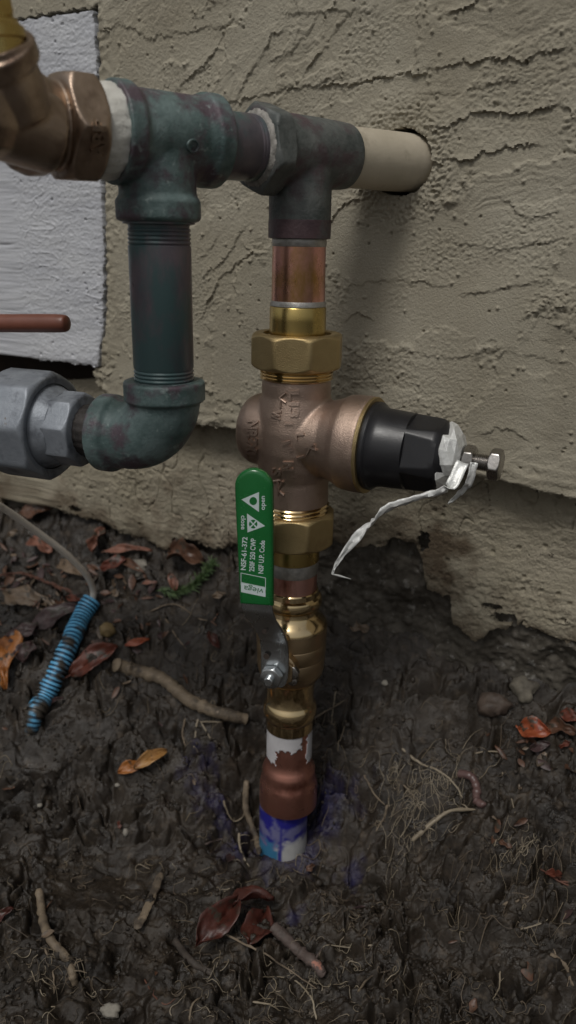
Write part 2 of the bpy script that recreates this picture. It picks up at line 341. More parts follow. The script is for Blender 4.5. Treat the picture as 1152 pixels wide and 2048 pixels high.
def slab(name, ts, zs, sf, mf, back, mt, parent):
    T, Z = np.meshgrid(ts, zs); S = sf(T, Z); K = mf(T, Z)
    nx = len(ts); ny = len(zs)
    X = W0.x+WD.x*T+WNR.x*S; Y = W0.y+WD.y*T+WNR.y*S
    V = np.stack([X, Y, Z], -1).reshape(-1, 3)
    I = np.arange(nx*ny).reshape(ny, nx)
    k = K[:-1, :-1] & K[1:, :-1] & K[:-1, 1:] & K[1:, 1:]
    a = I[:-1, :-1][k]; b = I[:-1, 1:][k]; c = I[1:, 1:][k]; d = I[1:, :-1][k]
    Q = np.stack([a, b, c, d], -1)
    if back is not None:
        e = np.concatenate([Q[:, [0, 1]], Q[:, [1, 2]], Q[:, [2, 3]], Q[:, [3, 0]]])
        n = nx*ny; key = e[:, 0].astype(np.int64)*n+e[:, 1]; rev = e[:, 1].astype(np.int64)*n+e[:, 0]
        be = e[~np.isin(key, rev)]
        bv = np.unique(be); mp = np.full(n, -1); mid = mp.copy()
        m_ = len(bv); mid[bv] = n+np.arange(m_); mp[bv] = n+m_+np.arange(m_)
        Sf = S.ravel()[bv]; Tf = T.ravel()[bv]; Zf = Z.ravel()[bv]
        jit = vn(Tf*700, Zf*700, 5)*.0007
        def mk(sv, j): return np.stack([W0.x+WD.x*(Tf+j)+WNR.x*sv, W0.y+WD.y*(Tf+j)+WNR.y*sv, Zf+j], -1)
        V = np.concatenate([V, mk(Sf*.5+back*.5, jit), mk(np.full(m_, back), -jit)])
        Q = np.concatenate([Q, np.stack([be[:, 1], be[:, 0], mid[be[:, 0]], mid[be[:, 1]]], -1), np.stack([mid[be[:, 1]], mid[be[:, 0]], mp[be[:, 0]], mp[be[:, 1]]], -1)])
    used = np.unique(Q); rm = np.zeros(len(V), np.int64); rm[used] = np.arange(len(used))
    return link(name, fmesh(name, V[used], rm[Q], mt), parent, angle=60)

# --- trowelled relief: overlapping swipes with raised lips, gritty and smooth patches
def polyd(pxs, T, Z, s=0):
    t, z = poly(pxs, s); o = np.argsort(t); t = t[o]; z = z[o]
    inside = ss(t[0]-.004, t[0]+.006, T)*(1-ss(t[-1]-.006, t[-1]+.004, T))
    return Z-np.interp(T, t, z)-.0020*vn(T*120, Z*120, 3)-.0014*vn(T*330, Z*330, 4)-.0007*vn(T*800, Z*800, 5), inside
RIDGES = [
 ([(610, 150), (650, 95), (700, 20)], 1.5), ([(470, 205), (500, 150), (530, 110)], 1.3), ([(520, 120), (545, 70), (575, 65)], 1.2), ([(340, 200), (380, 150), (430, 130)], .9), ([(580, 110), (600, 60), (612, 0)], .8), ([(400, 560), (450, 520), (490, 455)], 1.1), ([(400, 520), (420, 500), (440, 470)], .8),  # pixel runs of the bigger trowel lips, height (mm); positive: lip above, drop below
 ([(640, 175), (760, 158), (850, 143), (960, 120), (1060, 118), (1130, 92)], 1.7),
 ([(420, 215), (520, 190), (640, 168), (700, 150)], 1.3), ([(860, 262), (890, 258), (950, 225), (1060, 228), (1120, 205), (1152, 232)], 2.2),
 ([(790, 330), (880, 328), (930, 322), (1010, 296), (1080, 290)], 2.0), ([(840, 195), (960, 178), (1040, 160)], .9),
 ([(370, 160), (420, 120), (450, 60)], 1.2), ([(540, 125), (610, 80), (640, 30)], 1.2), ([(560, 30), (700, 22), (720, 10)], 1.2), ([(900, 30), (940, 12), (960, -10)], 2.4),
 ([(240, 45), (300, 75), (400, 60), (480, 40)], .9), ([(200, 65), (230, 48), (250, 55)], 1.6),
 ([(640, 470), (690, 410), (730, 395)], 1.4), ([(400, 640), (440, 560), (530, 480)], 1.2), ([(690, 690), (725, 718), (745, 760), (770, 790)], 1.3),
 ([(920, 590), (1020, 575), (1100, 565)], .9), ([(700, 570), (800, 560), (900, 575)], .8), ([(900, 480), (1000, 500), (1130, 480)], .8),
 ([(690, 640), (715, 622), (745, 640)], 1.2), ([(1000, 395), (1060, 440), (1120, 420)], 1.0), ([(390, 770), (440, 800), (500, 815)], 1.1),
 ([(960, 870), (1000, 855), (1060, 880)], 1.0), ([(800, 700), (900, 720), (1000, 700), (1152, 730)], .6), ([(1040, 640), (1100, 610), (1152, 620)], .8)]
prs = np.random.default_rng(8)
PATCH = []
for _ in range(62):
    t0 = prs.uniform(-.33, .20); z0 = prs.uniform(.24, .60)
    diag = t0 < -.01+prs.uniform(-.05, .05)
    PATCH.append((t0, z0, prs.uniform(.022, .07), prs.uniform(.010, .030), prs.uniform(.25, 1.15) if diag else prs.uniform(-.15, .45), prs.uniform(.5, 1.5), prs.integers(0, 99)))
def stucco(T, Z):
    w1 = fbm(T*28, Z*28, 2, 3)*.008; w2 = fbm(T*28+9, Z*28, 8, 3)*.008
    h = .0024*fbm(T*10, Z*10, 1, 2)
    grit = ss(-.25, .55, fbm(T*16, Z*16, 21, 2))
    sheen = np.zeros_like(T)
    Ta, Za, W1, W2 = T, Z, w1, w2
    for (t0, z0, a, b, an, amp, sd_) in PATCH:
        R_ = max(a, b)*1.3+.012
        ix = np.where(np.abs(Ta[0]-t0) < R_)[0]; iy = np.where(np.abs(Za[:, 0]-z0) < R_)[0]
        if not len(ix) or not len(iy): continue
        sl = (slice(iy[0], iy[-1]+1), slice(ix[0], ix[-1]+1)); T = Ta[sl]; Z = Za[sl]; w1 = W1[sl]; w2 = W2[sl]
        if t0 > 0 and z0 < .44: amp = amp*.5
        u = (T+w1-t0)*math.cos(an)+(Z+w2-z0)*math.sin(an); v = -(T+w1-t0)*math.sin(an)+(Z+w2-z0)*math.cos(an)
        q = np.sqrt((u/a)**2+(v/b)**2)
        jag = q+.12*vn(T*190, Z*190, int(sd_))+.07*vn(T*520, Z*520, int(sd_)+3)
        ins = 1-ss(.94, 1.03, jag)
        pl = amp*.0011*(v/b*.75+.15)
        crumb = np.clip(.3+1.4*vn(T*230, Z*230, int(sd_)+7)+.8*vn(T*520, Z*520, int(sd_)+8), 0, 2.2)
        lip = np.exp(-((jag-.99)/.08)**2)*.0008*amp*(v > -b*.3)*crumb*(q < 1.5)
        hh = h[sl]*(1-ins*.65)+pl*ins+lip
        if sd_ % 3 == 0: hh = hh+ins*.00035*vn(u*70, v*520, int(sd_)+11)      # comb lines of the trowel
        h[sl] = hh; grit[sl] = grit[sl]*(1-ins*.85)+ins*.85*(((sd_ % 10)/9)**1.6)
    T, Z, w1, w2 = Ta, Za, W1, W2
    Hh = h
    for pxs, A in RIDGES:
        pt, pz = poly(pxs)
        ix = np.where((Ta[0] > pt.min()-.012) & (Ta[0] < pt.max()+.012))[0]; iy = np.where((Za[:, 0] > pz.min()-.05) & (Za[:, 0] < pz.max()+.06))[0]
        if not len(ix) or not len(iy): continue
        sl = (slice(iy[0], iy[-1]+1), slice(ix[0], ix[-1]+1)); T = Ta[sl]; Z = Za[sl]; h = Hh[sl]
        d, k = polyd(pxs, T, Z); A = A*.001
        k = k*(.55+.45*vn(T*90, T*0+A*9e3, 31))
        cr = 1+.55*vn(T*210, Z*210, 33)+.35*vn(T*480, Z*480, 34)
        h = h+k*A*np.where(d > 0, (.75+.5*cr)*np.exp(-d/.007), -.25*np.exp(d/.006))
        Hh[sl] = h
    T, Z, h = Ta, Za, Hh
    # sand
    g = vn(T*560, Z*560, 40)*.5+vn(T*980, Z*980, 41)*.5+.6*np.clip(vn(T*400, Z*400, 43), 0, 1)
    h = h+.00075*g*(.16+1.15*grit)
    f1, f2, c = worley(T*150, Z*150, 50)
    h = h+.0013*(1-ss(.05, .2, f1))*(c > .90)
    f1, f2, c = worley(T*190+3, Z*190, 53)
    h = h-.0016*(1-ss(.06, .20, f1))*(c > .965)
    f1, f2, c = worley(T*75, Z*75, 60); rub = ss(.35, .7, fbm(T*16, Z*16, 61, 2))
    h = h+.0012*rub*(vn(T*230, Z*230, 62)+.9*np.abs(vn(T*480, Z*480, 63)))*(vn(T*45, Z*45, 64) > 0)
    # crumbly mortar around the pipe hole
    rr = np.hypot(T*1.0, Z-W0p.z); rim = np.exp(-((rr-.024)/.011)**2)
    h = h+rim*(.0014*np.abs(vn(T*300, Z*300, 70))+.0011*vn(T*560, Z*560, 71)+.0012)
    return h
wall = empty('stucco_wall', wp(0, 0)); ROOTLOC[wall.name] = tuple(wall.location)
tag(wall, 'rough tan trowelled stucco house wall behind the pipes, with white painted block and ragged lower edge', 'wall')
tsx = axisgrid(-.30, .215, .00062, -2.6, 2.2); zsx = axisgrid(.222, .61, .00062, .2, 2.6)
zsx = zsx[zsx > .2]
HR = .0172
def m_up(T, Z):
    e = .0016*vn(T*170, Z*170, 80)+.0009*vn(T*500, Z*500, 81)
    lz = np.interp(T, led_t, led_z)+e
    k = Z > lz
    k &= ~((T < block_edge(Z)+.0012+e*.5) & (Z < bz_top+.002+e) & (Z > bz_bot-.001))
    k &= ~((T < cav_edge(Z)+e*1.8) & (Z <= bz_bot))
    k &= ~(np.hypot(T*math.cos(math.radians(24)), Z-W0p.z) < HR+e*.4)
    return k
def s_up(T, Z):
    h = stucco(T, Z)
    lz = np.interp(T, led_t, led_z); d = Z-lz
    h = h+.0032*np.exp(-np.clip(d, 0, 1)/.010)*(1+.6*vn(T*60, Z*200, 90))-.003*np.exp(-np.clip(d, 0, 1)/.0022)
    be = np.abs(T-block_edge(Z)); v = (Z < bz_top+.01)
    h = h+v*.0022*np.exp(-be/.006)*vn(T*240, Z*240, 91)-v*.0020*np.exp(-be/.0018)
    cv = np.clip(T-cav_edge(Z), 0, 1); h = h+(Z < bz_bot+.01)*(np.exp(-cv/.008))*(.003*vn(T*180, Z*180, 92)-.004)
    return h
slab('upper_coat', tsx, zsx, s_up, m_up, -.030, m_stucco, wall)
def s_low(T, Z):
    lz = np.interp(T, bot_t, bot_z); d = np.clip(Z-lz, 0, 1)
    h = .0026*fbm(T*16, Z*16, 101, 3)+.0003*vn(T*330, Z*330, 102)+.00045*vn(T*800, Z*800, 103)+.0004*vn(T*90, Z*260, 105)
    rg = ss(.0, .5, fbm(T*20, Z*20, 104, 2)); h = h+.0009*rg*vn(T*280, Z*280, 107)+.0005*rg*vn(T*600, Z*600, 111)
    f1, f2, c = worley(T*120, Z*120, 108); h = h-.0018*(1-ss(.08, .25, f1))*(c > .85)
    ck = np.abs(fbm(T*34, Z*20, 109, 2)); h = h-.0015*(1-ss(.0, .035, ck))*(fbm(T*9, Z*9, 110, 1) > .15)
    return -.017+h-.0015*np.exp(-d/.0015)+.002*np.exp(-d/.006)*vn(T*60, Z*60, 106)
def m_low(T, Z):
    e = .0030*vn(T*75, Z*75, 82)+.0022*vn(T*210, Z*210, 83)+.0010*vn(T*620, Z*620, 84)
    k = (Z > np.interp(T, bot_t, bot_z)+e) & (Z < np.interp(T, led_t, led_z)+.03)
    for (x, y, a, b) in [(985, 1213, .0065, .0022), (1010, 1238, .0085, .004), (845, 1085, .004, .007), (348, 1092, .003, .006), (148, 1018, .006, .003)]:
        t0, z0 = on_wall(x, y, -.017); k &= ~(np.hypot((T-t0)/a, (Z-z0)/b)+.35*vn(T*300, Z*300, 85) < 1)
    return k
zlow = axisgrid(.12, .305, .00065, .09, .32, 3)
lowc = slab('lower_coat', tsx[(tsx > -.6) & (tsx < .6)], zlow, s_low, m_low, -.0222, m_stucco2, wall)
def s_blk(T, Z):
    wz = Z+.002*fbm(T*40, Z*40, 119, 2)
    h = .0006*fbm(T*14, Z*30, 120, 3)+.00022*vn(T*60, wz*330, 121)+.00022*vn(T*260, wz*760, 122)+.00026*vn(T*800, Z*900, 123)+.00030*np.clip(vn(T*330, Z*420, 127), 0, 1)
    f1, f2, c = worley(T*150, Z*200, 124); h = h-.0013*(1-ss(.1, .22, f1))*(c > .93)
    rd = np.abs(fbm(T*18, Z*60, 125, 2)); h = h+.0005*(1-ss(0, .06, rd))*(fbm(T*20, Z*20, 126, 1) > .1)
    e = np.minimum(np.abs(block_edge(Z)-T), np.abs(Z-bz_bot)); h = h-.0016*np.exp(-e/.0012)+.0006*np.exp(-e/.006)
    return h+.001
def m_blk(T, Z):
    e = .0010*vn(T*160, Z*160, 86)
    return (T < block_edge(Z)+e) & (Z < bz_top+e) & (Z > bz_bot+e*1.5)
slab('painted_block', tsx[tsx < -.1], zsx[(zsx > bz_bot-.01) & (zsx < bz_top+.01)], s_blk, m_blk, -.030, m_white, wall)
def s_fd(T, Z):
    f1, f2, c = worley(T*55+fbm(T*60, Z*60, 9, 2)*.4, Z*55, 130)
    return -.0255+.005*fbm(T*22, Z*22, 131, 4)+.003*(f2-f1)+.0013*vn(T*260, Z*260, 132)+.0008*vn(T*600, Z*600, 133)
slab('foundation', tsx[(tsx > -.7) & (tsx < .7)][::2], np.arange(-.05, .30, .0012), s_fd, lambda T, Z: (Z < .25) | (Z < np.interp(T, led_t, led_z)-.0), None, m_found, wall)
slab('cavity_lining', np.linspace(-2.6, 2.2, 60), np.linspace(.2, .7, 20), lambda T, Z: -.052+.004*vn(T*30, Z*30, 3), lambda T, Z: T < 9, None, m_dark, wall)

co = np.empty(len(lowc.data.vertices)*3, np.float32); lowc.data.vertices.foreach_get('co', co); co = co.reshape(-1, 3).astype(float)+np.array(ROOTLOC[wall.name])
tt = (co[:, 0]-W0.x)*WD.x+(co[:, 1]-W0.y)*WD.y; zz = co[:, 2]
(ta, za) = on_wall(872, 1110, -.017)
dirt = np.clip(1.1-(zz-np.interp(tt, bot_t, bot_z))/.020+.9*fbm(tt*45, zz*45, 330, 4), 0, 1)*.75
dirt = np.maximum(dirt, np.clip(1.25-np.hypot((tt-ta)/.020, (zz-za)/.040)+.8*fbm(tt*60, zz*60, 331, 4), 0, 1))
a = lowc.data.attributes.new('dirt', 'FLOAT', 'POINT'); a.data.foreach_set('value', dirt.astype(np.float32))
nt = m_stucco2.node_tree; b_ = nt.nodes['Principled BSDF']; src = b_.inputs['Base Color'].links[0].from_socket
at = nt.nodes.new('ShaderNodeAttribute'); at.attribute_name = 'dirt'; mx = nt.nodes.new('ShaderNodeMix'); mx.data_type = 'RGBA'
nt.links.new(at.outputs['Fac'], mx.inputs[0]); nt.links.new(src, mx.inputs[6]); mx.inputs[7].default_value = (.115, .088, .06, 1); nt.links.new(mx.outputs[2], b_.inputs['Base Color'])

# ------------------------------------------------------------------ the ground
def tsof(x, y):
    dx = x-W0.x; dy = y-W0.y; return dx*WD.x+dy*WD.y, dx*WNR.x+dy*WNR.y
def base_h(x, y):
    t, s = tsof(x, y)
    tr = -.038
    z0 = np.interp(t, [-.30, -.16, -.06, .02, .12, .2], [.165, .163, .145, .132, .125, .135])
    se = np.interp(t, [-.5, -.22, -.10, tr-.02, tr+.02, .06, .16, .5], [.26, .19, .115, .068, .068, .09, .13, .25])
    q = np.clip((s+.03)/(se+.03), 0, 1)
    z = z0*(1-q)**1.25
    z = z+.010*ss(.10, .25, np.abs(x))*ss(0, .1, s)
    return z, s, t
def H(x, y, detail=True):
    x = np.asarray(x, float); y = np.asarray(y, float)
    z, s, t = base_h(x, y)
    wx = fbm(x*30, y*30, 200, 3)*.010; wy = fbm(x*30+5, y*30, 201, 3)*.010
    z = z+.008*fbm((x+wx)*20, (y+wy)*20, 202, 3)
    if detail:
        # smooth trodden mud at the left and by the dark leaf, lumpy elsewhere
        sm = np.exp(-(((x+.115)/.055)**2+((y+.045)/.035)**2))+np.exp(-(((x+.045)/.03)**2+((y+.085)/.018)**2))
        rough = 1-.72*np.clip(sm, 0, 1)
        far = np.exp(-(np.maximum(0, np.hypot(x, y)-.5))*3)
        y0 = y; y = y+base_h(x, y)[0]*1.15
        f1, f2, c = worley((x+wx)*85, (y+wy)*85, 210)
        lump = (1-ss(0, .75, f1))*(c*.9+.25)
        f1, f2, c2 = worley((x+wy*1.4)*190, (y+wx*1.4)*190, 214); lump2 = (1-ss(0, .8, f1))*(c2*.8+.3)
        rid = 1-np.abs(fbm((x+wy)*70, (y+wx)*48, 220, 3))*1.5
        dl = .0044*lump+.0034*np.clip(rid, 0, 1)**2*ss(-.2, .5, fbm(x*25, y*25, 224, 2))
        d = .0013*lump2+.0011*fbm(x*120, y*120, 226, 2)+.0007*vn(x*330, y*330, 228)+.0005*vn(x*640, y*640, 229)
        gul = np.abs(fbm((x+wx*1.6)*26, (y+wy*1.6)*20, 230, 2)); dl = dl-.006*(1-ss(0, .16, gul))
        cr3, _, c3 = worley((x+wx*.7)*330, (y+wy*.7)*330, 232); d = d+.0007*(1-ss(0, .8, cr3))*c3
        am = .35+1.25*ss(-.45, .55, fbm(x*17+4, y*17, 234, 2))
        am = am+1.0*ss(.02, .09, x)*ss(-.01, -.06, y0)+.5*ss(-.05, .02, y0)*ss(-.09, -.02, x)*ss(.05, -.02, x)
        big = 1-np.abs(fbm((x+wx*2)*24, (y+wy*2)*24, 236, 2))
        z = z+((dl*am*1.05+d*np.minimum(am, 1.15))*rough+.0085*(big-.6)*rough)*far; y = y0
    # socket round the riser
    r = np.hypot(x-RX.x, y); z = z*(1-np.exp(-(r/.022)**4)*.85)+.0035*np.exp(-(r/.022)**4)
    z = z-.014*np.exp(-(((x+.019)/.012)**2+((y-.012)/.014)**2))
    return z
gx = axisgrid(-.255, .235, .00068, -3.5, 3.5, 30); gy = axisgrid(-.17, .20, .00068, -6, .9, 30)
X, Y = np.meshgrid(gx, gy); Zg = H(X, Y)
_, S_, _t = base_h(X, Y)
Zg = np.where(S_ < -.05, np.minimum(Zg, .11), Zg)
nx = len(gx); ny = len(gy); I = np.arange(nx*ny).reshape(ny, nx)
Q = np.stack([I[:-1, :-1], I[:-1, 1:], I[1:, 1:], I[1:, :-1]], -1).reshape(-1, 4)
gme = fmesh('muddy_ground', np.stack([X, Y, Zg], -1).reshape(-1, 3), Q, m_mud)
rs = np.hypot((X-RX.x-.004)/.055, (Y+.004)/.032)+.55*fbm(X*45, Y*45, 240, 3)
st = np.clip(1.25-rs, 0, 1)
for (sx, sy, sr) in [(.034, .014, .016), (-.06, .03, .022), (.045, -.03, .014), (-.045, .012, .018), (.01, -.065, .012)]:
    st = np.maximum(st, np.clip(1.15-np.hypot((X-sx)/sr, (Y-sy)/sr)-.5*fbm(X*90, Y*90, 250, 2), 0, 1)*.9)
a = gme.attributes.new('stain', 'FLOAT', 'POINT'); a.data.foreach_set('value', st.ravel().astype(np.float32))
ground = link('muddy_ground', gme, None, origin=(0, 0, 0)); tag(ground, 'dark wet mud sloping up to the wall', kind='structure')
KS = np.linspace(.25, 1.1, 2600)
GC = {}
def G(px, py, lift=0.0):
    if (px, py) in GC: return GC[(px, py)]+Vector((0, 0, lift))
    r = ray(px, py)
    def first(ks):
        h = H(CP.x+r.x*ks, CP.y+r.y*ks); z = CP.z+r.z*ks; k = int(np.argmax(z < h)); return k, h
    ks = KS[::10]; k, h = first(ks)
    if k == 0: k = len(ks)-1
    ks = np.linspace(ks[max(k-1, 0)], ks[k], 16); k, h = first(ks)
    if k == 0: k = len(ks)-1
    GC[(px, py)] = Vector((CP.x+r.x*ks[k], CP.y+r.y*ks[k], h[k]))
    return GC[(px, py)]+Vector((0, 0, lift))
def gn(p):
    e = .008; h = H(np.array([p.x-e, p.x+e, p.x, p.x]), np.array([p.y, p.y, p.y-e, p.y+e]), False)
    return Vector((-(h[1]-h[0])/(2*e), -(h[3]-h[2])/(2*e), 1)).normalized()

# ------------------------------------------------------------------ the pipework
pw = empty('water_pipework', (RX.x, 0, -.01)); ROOTLOC[pw.name] = tuple(pw.location)
tag(pw, 'green tarnished water pipes with copper riser, bronze pressure regulator and green handled ball valve', 'pipework')
Zv = Vector((0, 0, 1))
def zr(py):                                     # height on the riser axis seen at picture row py
    lo, hi = -.1, .6
    for _ in range(40):
        m = (lo+hi)/2
        if proj((RX.x, 0, m))[1] > py: lo = m
        else: hi = m
    return lo
def rp(lst):                                    # [(row, width px)] -> lathe profile up the axis
    out = []
    for py, w in lst:
        z = zr(py); out.append((z, w/2*depth((RX.x, 0, z))/FOC))
    return out
def riser(name, lst, mt, parent=pw, seg=56, **k): return pm(name, lathe(RX, Zv, rp(lst), seg, ref=(0, 1, 0)), mt, parent, **k)

# horizontal run. s along PIPEDIR measured from T2, negative = left and nearer
DA = PIPEDIR
T1 = T2-DA*.0835; T1.z = T2.z+.001
def hl(name, prof, mt, parent=pw, seg=56, rf=None, **k): return pm(name, lathe(T2, DA, prof, seg, rf=rf), mt, parent, **k)
hl('wall_pipe', [(.020, .0152), (.06, .0154), (.13, .0154)], m_cream)
tee2, bv2 = fuse('copper_tee', [
    lathe(T2, DA, [(-.021, .0172), (-.019, .0178), (.012, .0172), (.022, .0167), (.029, .0163), (.0305, .0152)], 56),
    lathe(RX, Zv, [(zr(478), .0157), (zr(476), .0162), (zr(420), .0163), (T2.z, .0163)], 56)], .0007, 6, m_tee2, pw)
m_purple = M_('purple_brown_patina', (.060, .036, .042), (.10, .062, .066), 70, (.4, .58), .2, .0003, 500, c3=(.07, .07, .07), c3t=(.52, .68), s3=60)
pm('branch_socket', lathe(RX, Zv, [(zr(477), .0160), (zr(476.5), .01645), (zr(446)+.0, .01650), (zr(440), .01635)], 64, ref=(0, 1, 0)), m_purple, tee2)
pm('hex_hub', nut(T2, DA, -.029, -.017, 6, .0192, off=.35), m_tee2, tee2, bevel=.0005)
crust = [(-.0305, .0155), (-.0300, .0166), (-.029, .0176), (-.0280, .0174), (-.027, .0165)]
pm('solder_joint', lathe(T2, DA, crust, 90, rf=lambda ph, r, i: r+.00025*math.sin(ph*13+i)+.00025*math.sin(ph*29+2*i)+.0002*math.sin(ph*41+3*i)), m_solderw, tee2)
hl('pipe_nipple', [(-.060, .0152), (-.0350, .0152)]+threads(-.0345, -.029, .0152, .0018, .0003), m_pipe)
SL = T1.z
def tl(prof, seg=56, rf=None): return lathe(T1, DA, prof, seg, rf=rf)
tee1, bv1 = fuse('tee_fitting', [
    tl([(-.0222, .0208), (-.0217, .0213), (-.0150, .0213), (-.0138, .0203), (-.012, .0190), (.018, .0186), (.022, .0196), (.0235, .0206), (.0305, .0206), (.031, .0200)]),
    lathe(T1, -Zv, [(0, .0178), (.0245, .0178), (.0262, .0190), (.0272, .0196), (.0345, .0196), (.0355, .0190), (.0362, .0175)], 56)], .00065, 5, m_verd, pw)
dwn = [(.036, .0168), (.0375, .0158)]+threads(.038, .0465, .0150, .0017, .0006)
zE = SL
VX = Vector((T1.x, T1.y, 0))
def zv(py):
    lo, hi = 0, .6
    for _ in range(40):
        m = (lo+hi)/2
        if proj((VX.x, VX.y, m))[1] > py: lo = m
        else: hi = m
    return lo
RV = .0147
zt = zv(738); zb = zv(782)
pr = [(zb-.01, RV-.0006)]+threads(zb, zt, RV, .0018, .0006)+[(zt+.001, RV), (zv(492), RV)]
pr += threads(zv(490), zv(456), RV, .0018, .0006)+[(zv(450), RV-.0004), (zv(448), RV+.002), (zv(440), RV+.002)]
pm('vertical_pipe', lathe(VX, Zv, pr, 64, ref=(0, 1, 0)), m_pipe, pw)
# round foundry mark on the tee: a raised ring with a small c inside, and a little cast mark
def drape(bvh, f2, off):
    """f2(u,v)->pixel; returns function mapping (u,v,h) onto the surface seen there"""
    def g(u, v, h):
        px, py = f2(u, v); r = ray(px, py).normalized()
        loc, nrm, i, d = bvh.ray_cast(CP, r)
        if loc is None: return None
        if nrm.dot(r) > 0: nrm = -nrm
        return loc+nrm*(off+h)
    return g
_tc = {}
def text2d(s, bold=0.0, res=3):
    """flat outline triangles and an extruded solid of one string, unit height about 0.7"""
    key = (s, bold)
    if key in _tc: return _tc[key]
    cu = bpy.data.curves.new('t', 'FONT'); cu.body = s; cu.size = 1; cu.extrude = .5; cu.resolution_u = res; cu.offset = bold
    o = bpy.data.objects.new('t', cu); COL.objects.link(o)
    me = bpy.data.meshes.new_from_object(o.evaluated_get(bpy.context.evaluated_depsgraph_get()))
    V = [tuple(v.co) for v in me.vertices]; Fc = [tuple(p.vertices) for p in me.polygons]
    bpy.data.objects.remove(o); bpy.data.meshes.remove(me)
    xs = [v[0] for v in V]; ys = [v[1] for v in V]
    cx = (min(xs)+max(xs))/2; cy = .35
    w = max(xs)-min(xs)
    V = [((v[0]-cx), (v[1]-cy), v[2]) for v in V]; _tc[key] = (V, Fc, w); return _tc[key]
def surf_text(s, bvh, px, py, hpx, rot, rise, wide=None, bold=0.0):
    """rot in degrees clockwise on the picture; raised letters following the casting"""
    V, Fc, w = text2d(s, bold); k = hpx/.7; kx = k if wide is None else wide/w
    c = math.cos(math.radians(rot)); sn = math.sin(math.radians(rot)); out = []
    def f2(u, v): return px+u*kx*c+v*k*sn, py+u*kx*sn-v*k*c
    g = drape(bvh, f2, 0)
    for v in V:
        p = g(v[0], v[1], rise if v[2] > 0 else -.0004)
        if p is None: return [], []
        out.append(p)
    return out, Fc
def ringpx(cx, cy, r0, n=28): return [(cx+r0*math.cos(2*math.pi*k/n), cy+r0*1.1*math.sin(2*math.pi*k/n)) for k in range(n+1)]
def surf_line(pts, bvh, rad, sink=.3):
    q = []
    for a, b in pts:
        r = ray(a, b).normalized(); loc, nrm, i, d = bvh.ray_cast(CP, r)
        if loc is None: continue
        if nrm.dot(r) > 0: nrm = -nrm
        q.append(loc+nrm*rad*sink)
    return tube(q, rad, 6) if len(q) > 1 else ([], [])
pm('foundry_mark', joinvf(surf_line(ringpx(386, 292, 11), bv1, .0006), surf_text('c', bv1, 386, 293, 9, -20, .0005)), m_verd, tee1)
# elbow
DL = Vector((-math.cos(math.radians(20)), math.sin(math.radians(20)), 0))
Ec = Vector((VX.x, VX.y, zv(878))); Rb = .0215; Cb = Ec+DL*Rb+Zv*Rb
arc = [Cb-DL*Rb*math.cos(q)-Zv*Rb*math.sin(q) for q in np.linspace(0, math.pi/2, 16)]
elb, bve = fuse('elbow_fitting', [tube(arc, .0176, 40),
    lathe(Vector((VX.x, VX.y, 0)), Zv, [(zv(816), .0172), (zv(804), .0176), (zv(800), .0196), (zv(798), .0201), (zv(764), .0201), (zv(761), .0196), (zv(760), .0172)], 56),
    lathe(Ec, DL, [(Rb-.001, .0172), (.0265, .0180), (.0285, .0196), (.0295, .0201), (.0360, .0201), (.0370, .0196), (.0371, .017)], 56)], .00065, 5, m_verd, pw)
bn = [(.030, .0138), (.0375, .0138)]+threads(.038, .0475, .0140, .0017, .0005)
def knurl(ph, r, i): return r+(.00025 if int(ph*40/6.283) % 2 else 0)
pm('black_nipple', lathe(Ec, DL, [(.030, .0138), (.038, .0138), (.040, .0141), (.0445, .0141), (.0452, .0134), (.0475, .0134), (.048, .0130), (.056, .0130)], 120, rf=knurl), m_blacknip, pw)
uni = pm('union_fitting', joinvf(nut(Ec, DL, .0470, .064, 8, .0182, off=.2), lathe(Ec, DL, [(.060, .0185), (.068, .0225), (.073, .0230)], 64)), m_galv, pw, bevel=.0004)
pm('union_nut', nut(Ec, DL, .0665, .098, 8, .0272, off=.15, inner=.0228), m_galv, uni, bevel=.0007)
pm('union_tail', lathe(Ec, DL, [(.09, .0236), (.115, .0236), (.116, .017), (.15, .017)], 56), m_galv, uni, bevel=.0004)
# lever valve past the union, only its red lever end reaches into view
vb = Ec+DL*.165
lv = pm('lever_valve', joinvf(lathe(Ec, DL, [(.140, .017), (.143, .021), (.152, .022), (.156, .019), (.174, .019), (.178, .022), (.187, .021), (.19, .016), (.30, .0152)], 48),
    lathe(vb, Zv, [(0, .011), (.026, .011), (.027, .008), (.052, .006)], 24)), m_brassv, pw)
lz = None
lp = [vb+Zv*.050, vb+Zv*.052-DL*.02]
tipL = PY(137, 647, Ec.y-CP.y+.012); rootL = PY(-60, 644, Ec.y-CP.y+.03)
lpts = catmull([Vector((vb.x, vb.y, tipL.z)), rootL, tipL.lerp(rootL, .15), tipL], 8)
nL = len(lpts); rd = [.0046*math.sqrt(max(.02, 1-(1-min(1, (nL-1-i)/9.5))**2.4)) for i in range(nL)]
rd[-1] = .0012
pm('red_lever', tube(lpts, rd, 24, flat=1.0), m_redlever, lv, angle=60)

